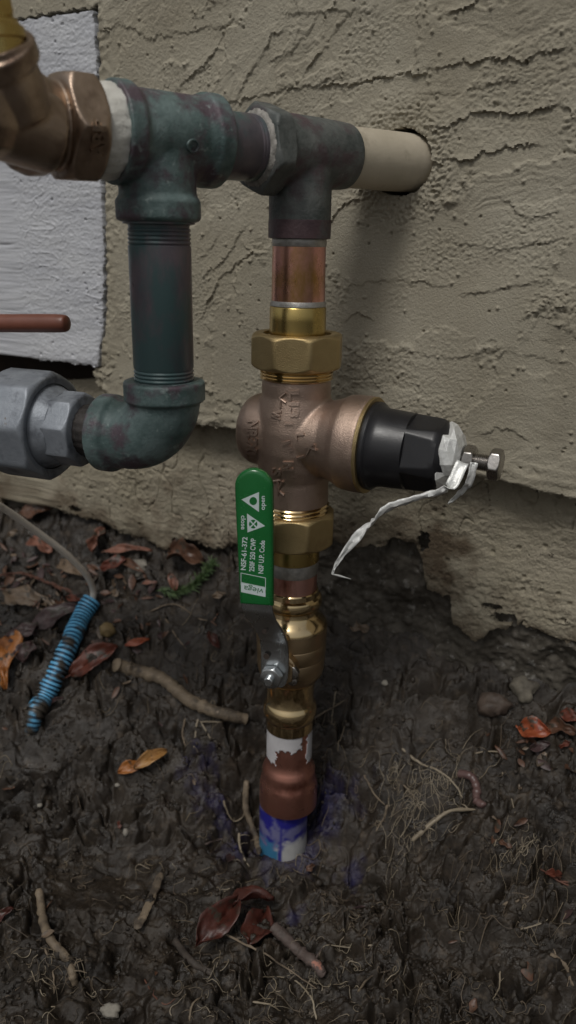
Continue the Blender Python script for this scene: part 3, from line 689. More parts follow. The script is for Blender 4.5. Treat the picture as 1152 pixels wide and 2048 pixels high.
# white tape and bronze valve at the near end
hx = lambda s: T1+DA*s
tape = lathe(T1, DA, [(-.0340, .0170), (-.0322, .0188), (-.0290, .0190), (-.0250, .0194), (-.0222, .0192), (-.0215, .016)], 80, rf=lambda ph, r, i: r+.00035*math.sin(ph*9+i*2)+.00025*math.sin(ph*23+i))
pm('thread_tape', tape, m_ptfe, pw, angle=60)
br = hx(-.060)
def pnt(px, py, d): return P(px, py, d)
hose, bvh_h = fuse('bronze_spigot', [
    nut(T1, DA, -.0468, -.0308, 6, .0203, off=.05, seg=120),
    lathe(T1, DA, [(-.0715, .006), (-.0700, .0125), (-.066, .0175), (-.060, .0198), (-.054, .0194), (-.0485, .0168), (-.045, .0165)], 56),
    lathe(pnt(-46, 212, .292), Vector((0, 0, 1)), [(-.0175, .006), (-.0150, .0125), (-.008, .0170), (.003, .0180), (.010, .016), (.018, .010)], 40),
    tube([pnt(-90, 205, .285), pnt(10, 245, .299), pnt(100, 270, .312)], [.0130, .0138, .0145], 40),
    tube([pnt(36, 240, .300), pnt(16, 190, .294), pnt(-4, 150, .289), pnt(-24, 96, .283)], [.0135, .0146, .0148, .0150], 40),
    tube([pnt(-9, 132, .288), pnt(-23, 96, .283)], [.0166, .0166], 40)], .00065, 5, m_bronze2, pw)
sa = (pnt(-80, -130, .270)-pnt(-24, 96, .283)).normalized(); so = pnt(-24, 96, .283)
pm('brass_stem', joinvf(lathe(so, sa, [(-.004, .0130), (.001, .0132), (.0015, .0140), (.005, .0140), (.0056, .0128), (.0072, .0124)], 48), nut(so, sa, .0072, .045, 6, .0108, off=.4)), m_brass, hose, bevel=.0003)
pm('cast_lettering', surf_text('ABP', bvh_h, 196, 278, 26, -86, .0011, wide=80, bold=.035), m_bronze2, hose)

# ---- riser
riser('copper_pipe', [(614, 107), (545, 107), (476, 107)], m_copper)
riser('solder_ring', [(493, 107), (491, 109.5), (482, 110), (478, 109), (474, 107)], m_solder)
riser('solder_ring', [(613, 108), (611, 112), (605, 111), (601, 108)], m_solder)
reg_parts = []
CR = Vector((RX.x, 0, zr(868)))
DR = Vector((math.cos(math.radians(-26)), math.sin(math.radians(-26)), -.02)).normalized()
r0 = .0197
body, bvb = fuse('pressure_regulator', [
    lathe(RX, Zv, [(zr(1006), .0180), (zr(1004), .0198), (zr(980), r0), (zr(770), r0-.0003), (zr(756), .0190), (zr(753), .0180)], 64),
    lathe(CR, DR, [(-.0315, .0105), (-.0308, .0150), (-.0285, .0185), (-.0245, .0205), (-.010, .0212), (.012, .0212), (.022, .0218), (.0285, .0240), (.0325, .0262), (.036, .0266), (.0445, .0268), (.0455, .0262)], 72),
    lathe(CR, Zv, [(-.027, .0192), (-.018, .0215), (-.008, .0232), (.004, .0232), (.012, .0220), (.022, .0196)], 64)], .0007, 10, m_bronze, pw)
def bl(prof, seg=64, rf=None, **k): return lathe(CR, DR, prof, seg, rf=rf)
pm('bell_rim', bl([(.0440, .0262), (.0462, .0266), (.0468, .0262), (.0468, .0238), (.045, .0236)]), m_brassnut, body)
pm('bonnet_seal', bl([(.0450, .0238), (.0478, .0242), (.0492, .0242), (.0500, .0236), (.0505, .022)]), m_black, body)
# black cap: round skirt turning into a chamfered hexagon
def capr(ph, r, i):
    return r if i < 4 else min(r, .0183/math.cos(((ph-.26) % (math.pi/3))-math.pi/6))
capp = [(.0500, .0234), (.0515, .0222), (.0540, .0214), (.0690, .0206), (.0695, .0204)]
capp += [(.0700+.001*k, .0204-.00005*k) for k in range(15)]+[(.085+.0012*k, .0198-.0011*k) for k in range(1, 8)]+[(.0942, .0118), (.0946, .008)]
pm('bonnet_cap', bl(capp, 180, capr), m_black, body, angle=28, bevel=0)
pm('lock_nut', nut(CR, DR, .0975, .1032, 6, .0072, off=.3), m_steelb, body, bevel=.0002)
pm('adjusting_bolt', joinvf(lathe(CR, DR, [(.091, .0040), (.1032, .0041)]+threads(.1033, .1105, .0044, .0011, .0006)+[(.1108, .0038), (.113, .0038)], 40), nut(CR, DR, .1110, .1170, 6, .0074, off=.1)), m_steelb, body, bevel=.0002)
def rnut(y0, y1, R, off, name='union_nut'):
    a = zr(y1); b = zr(y0)
    return pm(name, nut(RX, Zv, a, b, 8, R, off=off, inner=R-.0055, seg=128, ref=(0, 1, 0)), m_brassnut, body, bevel=.0004)
rnut(665, 735, .0241, .27); rnut(1018, 1082, .0234, .33)
pm('union_tail', lathe(RX, Zv, rp([(690, 128), (672, 128), (668, 113), (640, 113), (615, 113), (612, 109)]), 56, ref=(0, 1, 0)), m_brass, body)
z1 = zr(757); z2 = zr(733)
pm('thread_ring', lathe(RX, Zv, threads(z1, z2, .0205, .0017, .0008), 64), m_brassp, body)
z1 = zr(1024); z2 = zr(1001)
pm('thread_ring', lathe(RX, Zv, threads(z1, z2, .0204, .0021, .0009), 64), m_brassp, body)
pm('union_tail', lathe(RX, Zv, rp([(1118, 100), (1116, 105), (1105, 106), (1080, 106), (1060, 106)]), 56, ref=(0, 1, 0)), m_brass, body)
LET = [('LI3', 588, 808, 16, 90, 50), ('I', 578, 848, 13, 90, None), ('W', 553, 830, 16, 100, 17), ('L', 601, 873, 14, 85, 12), ('K', 622, 898, 17, 70, 16), ('I', 602, 914, 14, 75, None),
       ('N', 577, 932, 17, 90, 17), ('S', 553, 944, 16, 95, 14), ('1"', 575, 893, 13, 75, 20), ('NR3XL', 505, 878, 18, 93, 68)]
tl_ = [surf_text(s, bvb, x, y, h*1.15, r, .0011, wide=w and w*1.08, bold=.035) for s, x, y, h, r, w in LET]
tl_ += [surf_line(q, bvb, .0008) for q in ([(572, 786), (560, 796), (572, 806)], [(561, 796), (561, 816)], [(566, 962), (556, 980), (568, 990)], [(556, 962), (556, 990)], [(548, 962), (562, 960)])]
pm('cast_lettering', joinvf(*tl_), m_bronze, body, angle=40)

riser('copper_pipe', [(1196, 97), (1160, 97.5), (1112, 99)], m_copper2)
riser('solder_ring', [(1142, 99), (1138, 101), (1122, 102), (1114, 100)], m_solder)
# ---- press ball valve
bvprof = [(1452, 88), (1451, 93), (1440, 94), (1432, 94), (1429, 99), (1424, 104), (1414, 106.5), (1405, 104), (1400, 97), (1396, 92), (1376, 93), (1362, 97), (1352, 104), (1345, 116), (1340, 126),
          (1328, 133), (1306, 136), (1304, 134.5), (1302, 137), (1278, 139), (1276, 137), (1274, 140), (1246, 142), (1240, 140), (1232, 128), (1226, 112), (1218, 104), (1211, 103), (1208, 112), (1202, 118), (1194, 119), (1188, 114), (1185, 104), (1176, 103), (1174, 99)]
valve = pm('ball_valve', lathe(RX, Zv, rp(bvprof), 72, ref=(0, 1, 0)), m_brassv, pw, angle=30)
# polished press ends are separate sleeves a hair proud of the casting
pm('press_socket', lathe(RX, Zv, [(z, r+.00018) for z, r in rp(bvprof[:13])], 72, ref=(0, 1, 0)), m_brassp, valve, angle=30)
pm('press_socket', lathe(RX, Zv, [(z, r+.00018) for z, r in rp(bvprof[22:])], 72, ref=(0, 1, 0)), m_brassp, valve, angle=30)
NS = Vector((-math.sin(math.radians(16)), -math.cos(math.radians(16)), 0))     # stem direction
zN = zr(1352)
So = Vector((RX.x, 0, PY(545, 1350, .446-.0312).z))
pm('valve_stem', joinvf(lathe(So, NS, [(.010, .0105), (.0255, .0105), (.0262, .0095), (.027, .006), (.031, .0055)], 40), nut(So, NS, .0262, .0288, 6, .0088, off=.5)), m_brassv, valve, bevel=.0002)
side = Vector((-NS.y, NS.x, 0)); side = side if side.x > 0 else -side      # towards picture right
# lever plate: stations (row px, centre px, width px, distance in front of the riser axis)
LST = [(1374, 548, 30, .0310), (1368, 548, 46, .0310), (1355, 548, 56, .0310), (1335, 549, 58, .0310), (1305, 549, 58, .0312), (1285, 547, 58, .0322), (1270, 541, 60, .0345), (1255, 532, 63, .0372), (1240, 521, 64, .0398), (1225, 515, 65, .0412), (1205, 512, 65, .0416), (1120, 510, 62, .0420)]
V = []; Fc = []; nc = 7
def lrow(py, cx, w, off):
    c = PY(cx, py, .446-off); hw = w/2*depth(c)/FOC
    return c, hw
fn = []
rows = []
for i in range(len(LST)-1):
    for k in range(4):
        q = k/4; rows.append(tuple(LST[i][j]*(1-q)+LST[i+1][j]*q for j in range(4)))
rows.append(LST[-1])
cs = [lrow(*r_) for r_ in rows]
th = .0019
for i, (c, hw) in enumerate(cs):
    t_ = (cs[min(i+1, len(cs)-1)][0]-cs[max(i-1, 0)][0]).normalized(); n_ = side.cross(t_); n_ = n_ if n_.y < 0 else -n_
    for lay in (0, 1):
        for k in range(nc): V.append(c+side*hw*(2*k/(nc-1)-1)-n_*th*lay)
for i in range(len(cs)-1):
    a = i*2*nc; b = (i+1)*2*nc
    for k in range(nc-1):
        Fc.append((a+k, a+k+1, b+k+1, b+k)); Fc.append((a+nc+k, b+nc+k, b+nc+k+1, a+nc+k+1))
    Fc.append((a, b, b+nc, a+nc)); Fc.append((a+nc-1, a+2*nc-1, b+2*nc-1, b+nc-1))
Fc.append(tuple(range(nc))+tuple(range(2*nc-1, nc-1, -1))); e = (len(cs)-1)*2*nc
Fc.append(tuple(range(e, e+nc))+tuple(range(e+2*nc-1, e+nc-1, -1)))
lever = pm('lever', (V, Fc), m_steel, valve, angle=35, bevel=.0005)
for (hx_, hy_, rr_, off) in [(533, 1313, .0019, .0313), (529, 1263, .0014, .0366)]:      # dark discs laid on the plate, painting the shade of punched holes
    c = PY(hx_, hy_, .446-off-.0002)
    pm('lever_hole_shade', lathe(c, NS, [(-.0002, rr_), (.0003, rr_*.98)], 24), m_dark, valve)
nb = PY(545, 1350, .446-.0312)
pm('lever_nut', joinvf(nut(nb, NS, 0, .0052, 6, .0062, off=.2), lathe(nb, NS, [(0, .0030), (.0085, .0030), (.0092, .0024)], 24)), m_steel, valve, bevel=.0003)
tabs = joinvf(nut(PY(583, 1345, .446-.0275), NS, -.002, .0015, 6, .0042, off=.1), lathe(PY(586, 1360, .446-.026), NS, [(-.004, .003), (.002, .003), (.0024, .0024)], 16))
pm('lever_stop', tabs, m_steelb, valve, bevel=.0002)
# grip
gb = PY(514, 1207, .446-.0420); gt = PY(508, 936, .446-.0425)
gu = (gt-gb); GL = gu.length; gu.normalize()
gr_ = Vector((math.cos(math.radians(14)), -math.sin(math.radians(14))*-1*-1, 0)); gr_ = Vector((math.cos(math.radians(10)), math.sin(math.radians(-10)), 0)); gr_ = (gr_-gu*gr_.dot(gu)).normalized()
gnv = gr_.cross(gu); gnv = gnv if gnv.y < 0 else -gnv
gw = 76*depth(PY(511, 1070, .404))/FOC/2; gth = .0058
outl = [(-gw*.93, 0), (gw*.93, 0), (gw*.96, GL*.5)]
outl = [(-gw*.90, 0), (gw*.93, 0)]
for q in np.linspace(0, 1, 6)[1:]: outl.append((gw*(.93+.07*q), GL*q*.78))
Rr = gw
for q in np.linspace(0, math.pi, 22): outl.append((gw*math.cos(q), (GL-Rr*1.0)+Rr*math.sin(q)) if q > 0 else (gw, GL-Rr))
for q in np.linspace(1, 0, 6)[:-1]: outl.append((-gw*(.90+.10*q), GL*q*.78))
V = []; Fc = []; n = len(outl)
for lay, (off, ins) in enumerate([(-.5, .0022), (-.40, .0007), (-.22, 0), (.22, 0), (.36, .0005), (.45, .0013), (.5, .0026)]):
    for (a, b) in outl:
        cxn = 0; cy = min(max(b, gw*.9), GL-gw)
        dx = a-cxn; dy = b-cy; L_ = math.hypot(dx, dy) or 1
        V.append(gb+gr_*(a-dx/L_*ins)+gu*(b-(dy/L_*ins if b > GL-gw or b < gw*.9 else 0))+gnv*(gth*off))
for lay in range(6):
    for k in range(n):
        k2 = (k+1) % n; Fc.append((lay*n+k, lay*n+k2, (lay+1)*n+k2, (lay+1)*n+k))
Fc.append(tuple(range(n))); Fc.append(tuple(range(6*n, 7*n)))
pm('green_grip', (V, Fc), m_green, valve, angle=50)
# print on the grip; (a across, b along) in pixels of the picture mapped to the grip plane
FOv = gth*.5+.00004
def gpl(px, py):
    o = gb+gnv*FOv; r = ray(px, py); k = (o-CP).dot(gnv)/r.dot(gnv); h = CP+r*k-gb; return h.dot(gr_), h.dot(gu)
def gp(a, b, h=0): return gb+gr_*a+gu*b+gnv*(FOv+h)
def gpoly(pts, h=0.00006, hole=None):
    q = [gpl(x, y) for x, y in pts]; n = len(q)
    V = [gp(a, b, h) for a, b in q]+[gp(a, b, -.0001) for a, b in q]
    return V, [tuple(range(n))]+[(k, (k+1) % n, n+(k+1) % n, n+k) for k in range(n)]
def gtext(s, px, py, hpx, wpx, rot, h=.00006, bold=0.0):
    V, Fc, w = text2d(s, bold); k = hpx/.7; kx = wpx/w; c = math.cos(math.radians(rot)); sn = math.sin(math.radians(rot)); out = []
    for v in V:
        a, b = gpl(px+v[0]*kx*c+v[1]*k*sn, py+v[0]*kx*sn-v[1]*k*c); out.append(gp(a, b, h if v[2] > 0 else -.0001))
    return out, Fc
def circ(cx, cy, r, n=24): return [(cx+r*.95*math.cos(6.2832*k/n), cy+r*math.sin(6.2832*k/n)) for k in range(n)]
def lin(x0, y0, x1, y1, w):
    dx, dy = x1-x0, y1-y0; L_ = math.hypot(dx, dy); nx_, ny_ = -dy/L_*w/2, dx/L_*w/2
    return gpoly([(x0+nx_, y0+ny_), (x1+nx_, y1+ny_), (x1-nx_, y1-ny_), (x0-nx_, y0-ny_)])
green_ = None
white = [gpoly([(483, 999), (518, 984), (518, 1024)]), gpoly([(494, 1027), (530, 1052), (495, 1065)]), gpoly([(482, 1166), (531, 1176), (531, 1194), (482, 1184)]),
         gtext('open', 525, 1006, 9, 28, -90, bold=.015), gtext('close', 487, 1045, 9, 28, 90, bold=.015), gtext('NSF-61-372', 488, 1107, 10, 66, -87, bold=.015), gtext('250F 250 CWP', 505, 1110, 10, 66, -87, bold=.015), gtext('NSF U.P. Code', 523, 1114, 10, 66, -87, bold=.015),
         lin(482, 1146, 531, 1156, 1.1), lin(482, 1146, 482, 1170, 1.1), lin(531, 1156, 531, 1180, 1.1), lin(482, 1165, 531, 1175, 1.1)]
pm('white_lettering', joinvf(*white), m_print, valve, smooth=False)
gc = circ(506.5, 1002, 8)
green = [gpoly(gc, .00012)]
pm('maker_lettering', gtext('viega', 507, 1180, 11, 40, 191, .00014, .0), m_printg, valve, smooth=False)
for q in range(4):
    a0 = math.radians(90*q-34); a1 = math.radians(90*q+34); cx, cy = 506.5, 1048
    green.append(gpoly([(cx+1.6*math.cos((a0+a1)/2), cy+1.6*math.sin((a0+a1)/2))]+[(cx+8.4*math.cos(a), cy+8.8*math.sin(a)) for a in np.linspace(a0, a1, 7)], .00012))
pm('green_ring', green[0], m_printg, valve, smooth=False)
pm('green_cross', joinvf(*green[1:]), m_printg, valve, smooth=False)

# ---- lower copper, paper label, plastic pipe
low = [(1600, 100), (1601, 114), (1590, 115), (1566, 114.5), (1560, 114), (1554, 111), (1549, 106.5), (1543, 105.5), (1536, 106), (1531, 104), (1524, 97), (1516, 90), (1508, 88.5), (1444, 88.5)]
cc = riser('copper_coupling', low, m_copperd, angle=45)
la, lb = zr(1518), zr(1446); lr = rp([(1480, 90)])[0][1]-.0001
seg = 96; nz = 40; _, fa, fb = frame(Zv, (0, 1, 0)); V = []; K = np.zeros((nz, seg), bool)
for i in range(nz):
    for k in range(seg):
        ph = 2*math.pi*k/seg; V.append(RX+Zv*(la+(lb-la)*i/(nz-1))+(fa*math.cos(ph)+fb*math.sin(ph))*(lr+.0001))
        x_ = V[-1].x-RX.x; xp = x_/lr; v = i/(nz-1); n_ = .12*float(vn(np.array([xp*5.]), np.array([v*6.]), 7)[0])
        bare = (-.55+n_ < xp < .62+n_) and v < .52+n_ and v < .75-abs(xp-.1)*.25 or (.60+n_ < xp < .72+n_) and v < .9 or v < .08+abs(n_)
        K[i, k] = not bare if V[-1].y < 0.004 else False
Fc = [(i*seg+k, i*seg+(k+1) % seg, (i+1)*seg+(k+1) % seg, (i+1)*seg+k) for i in range(nz-1) for k in range(seg) if K[i, k] and K[i, (k+1) % seg] and K[i+1, k] and K[i+1, (k+1) % seg]]
lab = pm('paper_label', (V, Fc), m_paper, cc); sfm = lab.modifiers.new('t', 'SOLIDIFY'); sfm.thickness = .00012; sfm.offset = 1
PO = Vector((-.003, -.0005, 0))
pvc = pm('plastic_pipe', lathe(RX+PO, Zv, [(z, r) for z, r in [(-.05, .0162)]+[(z_, .0162+.00008*math.sin(z_*300)) for z_ in np.linspace(-.02, .04, 60)]], 72, ref=(0, 1, 0)), m_print, pw)
def pvcmat():
    m, colr = mat('pvc_primed', (.36, .36, .36), (.48, .48, .47), 60, (.3, .45), 0, .0002, 400)
    nt = m.node_tree; N = nt.nodes; L = nt.links; b = N['Principled BSDF']
    for nm, c in (('primer', (.018, .017, .19)), ('glue', (.035, .15, .27))):
        at = N.new('ShaderNodeAttribute'); at.attribute_name = nm
        mx = N.new('ShaderNodeMix'); mx.data_type = 'RGBA'; L.new(at.outputs['Fac'], mx.inputs[0]); L.new(colr, mx.inputs[6]); mx.inputs[7].default_value = (*c, 1); colr = mx.outputs[2]
    L.new(colr, b.inputs['Base Color']); return m
pvc.data.materials.clear(); pvc.data.materials.append(pvcmat())
co = np.array([tuple(v.co) for v in pvc.data.vertices])+np.array(ROOTLOC[pw.name]); xr = (co[:, 0]-RX.x-PO.x)/.0162; zz = co[:, 2]
nz1 = fbm(xr*2.2, zz*110, 300, 3)
edge = .0155-.010*ss(-.1, -.7, xr)+.004*nz1
edge = edge+.0022*vn(xr*9, zz*500, 302)
prim = ss(-.0025, .0022, zz-edge)*(.72+.28*ss(-.4, .3, nz1)); prim = np.maximum(prim, (1-ss(.06, .14, np.abs(xr+.12+.10*nz1)))*.95)
glue = (xr < -.2)*ss(.1, .3, nz1+.45)*(1-ss(.012, .018, zz+nz1*.003))
for nm, arr in (('primer', prim), ('glue', glue)):
    a = pvc.data.attributes.new(nm, 'FLOAT', 'POINT'); a.data.foreach_set('value', arr.astype(np.float32))

# ------------------------------------------------------------------ foil strip on the adjusting bolt
def ribbon(pts, wid, tw, sub=6, nn=5, crumple=.0006, seed=1):
    n = len(pts); P_ = catmull(pts, sub); m = len(P_); V = []; Fc = []
    rr = random.Random(seed)
    for i, p in enumerate(P_):
        f_ = i/(m-1)*(n-1); a = int(min(f_, n-2)); q = f_-a
        w = wid[a]*(1-q)+wid[a+1]*q; d = Vector(tw[a]).lerp(Vector(tw[a+1]), q).normalized()
        t = (P_[min(i+1, m-1)]-P_[max(i-1, 0)]).normalized(); d = (d-t*d.dot(t)).normalized(); nr = t.cross(d)
        for k in range(nn):
            u = 2*k/(nn-1)-1; V.append(p+d*w/2*u+nr*(abs(u)*w*.22+rr.uniform(-crumple, crumple)))
    for i in range(m-1):
        for k in range(nn-1): Fc.append((i*nn+k, i*nn+k+1, (i+1)*nn+k+1, (i+1)*nn+k))
    return V, Fc
foil = empty('foil_tag', P(905, 960, .41)); ROOTLOC[foil.name] = tuple(foil.location)
tag(foil, 'crumpled silvery white foil tag wrapped round the adjusting bolt, its long twisted tail hanging left', 'foil tag')
rr = random.Random(4)
cj = {}
def crump(ph, r, i):
    k = int(round(ph/6.2832*14)) % 14
    if (i, k) not in cj: cj[(i, k)] = 1+rr.uniform(-.13, .13)
    return r*cj[(i, k)]
o = pm('foil_collar', lathe(CR, DR, [(.0865, .0175), (.0880, .0172), (.0915, .0160), (.0950, .0135), (.0972, .0090), (.0968, .0046)], 14, rf=crump, caps=False), m_foil, foil, smooth=False)
s_ = o.modifiers.new('t', 'SOLIDIFY'); s_.thickness = .0003
d0 = .408
tail = [P(925, 925, .402), P(905, 968, .400), P(880, 985, .402), P(830, 999, .408), P(775, 1018, .414), P(742, 1050, .419), P(712, 1078, .424), P(680, 1115, .428), P(664, 1148, .430)]
o = pm('foil_tail', ribbon(tail, [.0060, .0062, .0042, .0038, .0050, .0054, .0050, .0026, .0006], [(1, 0, .2), (1, 0, .5), (.3, -.5, 1), (0, -.6, 1), (.2, -.4, 1), (.5, -.6, .6), (.8, -.3, .5), (1, .2, .3), (1, 0, 0)], 6), m_foil, foil, angle=30)
s_ = o.modifiers.new('t', 'SOLIDIFY'); s_.thickness = .00025
tail2 = [P(948, 925, .400), P(938, 962, .404), P(920, 985, .410), P(896, 1008, .415)]
o = pm('foil_tail', ribbon(tail2, [.0035, .0040, .0030, .0008], [(1, 0, .3), (1, 0, .5), (1, -.3, 0), (1, 0, 0)], 6, 4, seed=3), m_foil, foil, angle=30)
s_ = o.modifiers.new('t', 'SOLIDIFY'); s_.thickness = .00025
o = pm('foil_tip', tube([P(664, 1148, .430), P(680, 1152, .432), P(702, 1158, .434)], [.0004, .0006, .0001], 6), m_foil, foil)

# ------------------------------------------------------------------ cable and blue tube
def gpts(pxs, lift, sub=6): return catmull([G(x, y, lift) if len(p_) == 2 else G(x, y, p_[2]) for p_ in pxs for x, y in [p_[:2]]], sub)
c0 = G(188, 1200, .009)
cpts = [PY(-60, 978, .50), PY(0, 1010, .505), PY(62, 1052, .51), PY(125, 1098, .512), PY(168, 1140, .51), PY(186, 1175, .505)]
tb0 = PY(184, 1200, c0.y-CP.y-.004)
dd = tb0-PY(184, 1200, .505)
cpts = [p+dd*k/5 for k, p in enumerate(cpts)]+[tb0, G(172, 1225, .009)]
cab = pm('cable', tube(catmull(cpts, 8), .0025, 14), m_cable, None, angle=60)
tag(cab, 'thin dirty white cable coming in from the left and running into the blue corrugated tube', 'cable')
tp = catmull([tb0, G(165, 1250, .008), G(140, 1310, .008), G(115, 1360, .007), G(92, 1405, .006), G(72, 1435, .004), G(62, 1462, -.001)], 60)
# smooth the ground jitter out of the path
for _ in range(60): tp = [tp[0]]+[(tp[i-1]+tp[i]*2+tp[i+1])/4 for i in range(1, len(tp)-1)]+[tp[-1]]
L_ = sum((tp[i+1]-tp[i]).length for i in range(len(tp)-1)); acc = 0; rad = []; nr_ = 34
for i in range(len(tp)):
    f_ = acc/L_; rad.append((.0074 if (f_*nr_) % 1 < .58 else .0057)*(1-.35*max(0, f_-.86)/.14)*(1+.05*math.sin(f_*30)))
    if i < len(tp)-1: acc += (tp[i+1]-tp[i]).length
# dense resample is already 60 per span
bt = pm('corrugated_tube', tube(tp, rad, 26), m_blue, None, angle=40)
vc = np.array([tuple(v.co) for v in bt.data.vertices]); nv = 26; idx = np.arange(len(vc))//nv; fr = idx/idx.max()
rb = np.array(rad)[idx]; grv = (rb < .0064*(1-.35*np.maximum(0, fr-.86)/.14)).astype(float)
mudv = ss(.25, .62, .5*fr+.55*fbm(vc[:, 0]*95, vc[:, 1]*95+vc[:, 2]*60, 320, 3)+.12)
for nm, arr in (('groove', grv), ('mud', mudv)):
    a = bt.data.attributes.new(nm, 'FLOAT', 'POINT'); a.data.foreach_set('value', arr.astype(np.float32))
nt = m_blue.node_tree; b_ = nt.nodes['Principled BSDF']; src = b_.inputs['Base Color'].links[0].from_socket
for nm, c in (('groove', (.012, .05, .10)), ('mud', (.045, .038, .03))):
    at = nt.nodes.new('ShaderNodeAttribute'); at.attribute_name = nm; mx = nt.nodes.new('ShaderNodeMix'); mx.data_type = 'RGBA'
    nt.links.new(at.outputs['Fac'], mx.inputs[0]); nt.links.new(src, mx.inputs[6]); mx.inputs[7].default_value = (*c, 1); src = mx.outputs[2]
nt.links.new(src, b_.inputs['Base Color'])
tag(bt, 'short mud smeared blue corrugated tube on the bank, cable in its upper end', 'tube')

# ------------------------------------------------------------------ leaves
LG = 'fallen leaves on the mud'
def leaf(a, b, w, mt, label, curl=.25, bend=.1, shape='oval', tilt=0, lift=.0035, seed=0, jag=0.0, group=LG, stem=0, name='fallen_leaf', stemmat=None):
    """a, b: base and tip seen in the picture; w width in px"""
    rr = random.Random(seed+int(a[0]*3+a[1])); A = G(a[0], a[1], lift); B = G(b[0], b[1], lift)
    ax = (B-A); L_ = ax.length; mid = (A+B)/2; n_ = (gn(mid)*.55+Vector((0, -.5, .6))*.6).normalized()
    # keep both pieces above the soil between the ends
    ax.normalize(); n_ = (n_-ax*n_.dot(ax)).normalized(); sd_ = n_.cross(ax)
    if tilt: 
        R_ = Matrix.Rotation(math.radians(tilt), 3, ax); n_ = R_ @ n_; sd_ = R_ @ sd_
    W = w/2*depth(mid)/FOC; nu, nvv = 18, 11; V = []; Fc = []
    ph1, ph2 = rr.uniform(0, 6), rr.uniform(0, 6)
    for i in range(nu):
        u = i/(nu-1)
        if shape == 'oval': pf = math.sin(math.pi*min(1, .02+u*.96))**.75*(1.1-.25*u)
        elif shape == 'fan': pf = .06+u**1.2*(1-.5*max(0, (u-.8)/.2)**2)
        else: pf = (.75+.25*math.sin(u*9+ph1))*min(1, .3+3*u, .3+3*(1-u))
        for j in range(nvv):
            v = 2*j/(nvv-1)-1
            wv = W*pf*(1+(jag+.05)*rr.uniform(-1, 1)*(abs(v) > .9))*(1+.10*math.sin(u*7+ph1*2)*(1 if v > 0 else -1))
            h = curl*W*(v*v)*(1+.5*math.sin(u*5+ph1))+bend*L_*math.sin(u*math.pi)+.12*W*math.sin(u*8+ph2)*v+.09*W*math.sin(v*5+u*11+ph2)+.05*W*math.sin(v*11-u*17+ph1)+W*rr.uniform(-.025, .025)-(.10*W if j == nvv//2 else 0)
            uu = u+(1-v*v)*.0
            V.append(A+ax*L_*uu+sd_*wv*v+n_*h)
    for i in range(nu-1):
        for j in range(nvv-1): Fc.append((i*nvv+j, i*nvv+j+1, (i+1)*nvv+j+1, (i+1)*nvv+j))
    o = pm(name, (V, Fc), mt, None, angle=70)
    s_ = o.modifiers.new('t', 'SOLIDIFY'); s_.thickness = .00035
    tag(o, label, 'leaf', group)
    if stem:
        me = o; q = tube(catmull([A, A-ax*L_*stem*.5+n_*.001, A-ax*L_*stem+sd_*L_*.06], 5), [.0006]*10+[.0004], 6)
        off = Vector(o.location); m2 = bpy.data.meshes.new('leaf_stalk'); m2.from_pydata([tuple(v-off) for v in q[0]], [], q[1]); m2.materials.append(stemmat or mt)
        so_ = bpy.data.objects.new('leaf_stalk', m2); COL.objects.link(so_); so_.parent = o
    return o
mb = m_leaf
leaf((42, 1040), (108, 1030), 42, mb['brown'], 'dark reddish brown leaf tucked under the ragged stucco edge above the white cable', lift=.006)
leaf((66, 1090), (104, 1118), 40, mb['pink'], 'terracotta coloured curled leaf below the white cable', .6, shape='rough', lift=.006)
leaf((186, 1118), (208, 1068), 26, mb['pink'], 'upright terracotta curled leaf scrap right of the white cable bend', .9, shape='rough', lift=.005)
leaf((122, 1135), (166, 1166), 26, mb['tan'], 'small tan oval leaf inside the bend of the white cable', .3, lift=.005)
leaf((204, 1150), (254, 1128), 34, mb['red'], 'short red brown leaf just left of the pale shell like stone', .4, shape='rough')
leaf((205, 1125), (305, 1118), 20, mb['pink'], 'narrow pinkish brown leaf strip lying along the foot of the stucco', .5, shape='rough', lift=.006)
leaf((342, 1120), (408, 1140), 54, mb['brown'], 'large crumpled brown leaf above the green sprig', .7, .12, 'rough', lift=.006)
leaf((352, 1198), (340, 1162), 18, mb['pink'], 'narrow pointed pinkish leaf standing in front of the green sprig', .6, lift=.007)
leaf((8, 1195), (112, 1228), 52, mb['tan'], 'wide pale brown flat leaf at the left edge above the blue tube', .12, .05, 'rough', jag=.1, lift=.005)
leaf((60, 1262), (160, 1222), 46, mb['purple'], 'purplish brown leaf partly under the upper end of the blue tube', .2, .05, lift=.003)
leaf((10, 1292), (78, 1262), 40, mb['purple'], 'dark purple brown leaf above the orange leaf at the left edge', .25, .05)
leaf((12, 1395), (18, 1290), 78, mb['orange'], 'bright orange fan shaped leaf with its stalk at the left edge', .15, .05, 'fan', lift=.007)
leaf((48, 1335), (66, 1292), 46, mb['purple'], 'dark folded leaf between the orange leaf and the blue tube', .5)
leaf((142, 1362), (236, 1304), 48, mb['red'], 'long red brown leaf with orange flecks right of the blue tube', .3, .08, lift=.005, stem=.3)
leaf((250, 1300), (300, 1288), 16, mb['redorange'], 'small reddish leaf tip left of the thick broken root', .3)
leaf((236, 1556), (288, 1536), 26, mb['orange'], 'orange half of a torn leaf lying in the mud below the thick root', .35, .08, lift=.0045)
leaf((268, 1552), (334, 1516), 26, mb['yellow'], 'yellowish torn leaf half with a mud band beside its orange half', .5, .10, lift=.006)
leaf((392, 1912), (470, 1830), 62, mb['darkred'], 'curled dark red leaf piece at the left of the curled pair below the pipe', .9, .14, lift=.007, tilt=20)
leaf((462, 1838), (548, 1828), 46, mb['darkred'], 'folded dark maroon leaf flap beside the top of the pink bark stick', .5, .10, lift=.011, tilt=-25)
leaf((498, 1902), (528, 1838), 62, mb['darkred'], 'dark red leaf hanging below the folded maroon flap', .35, .05, lift=.004)
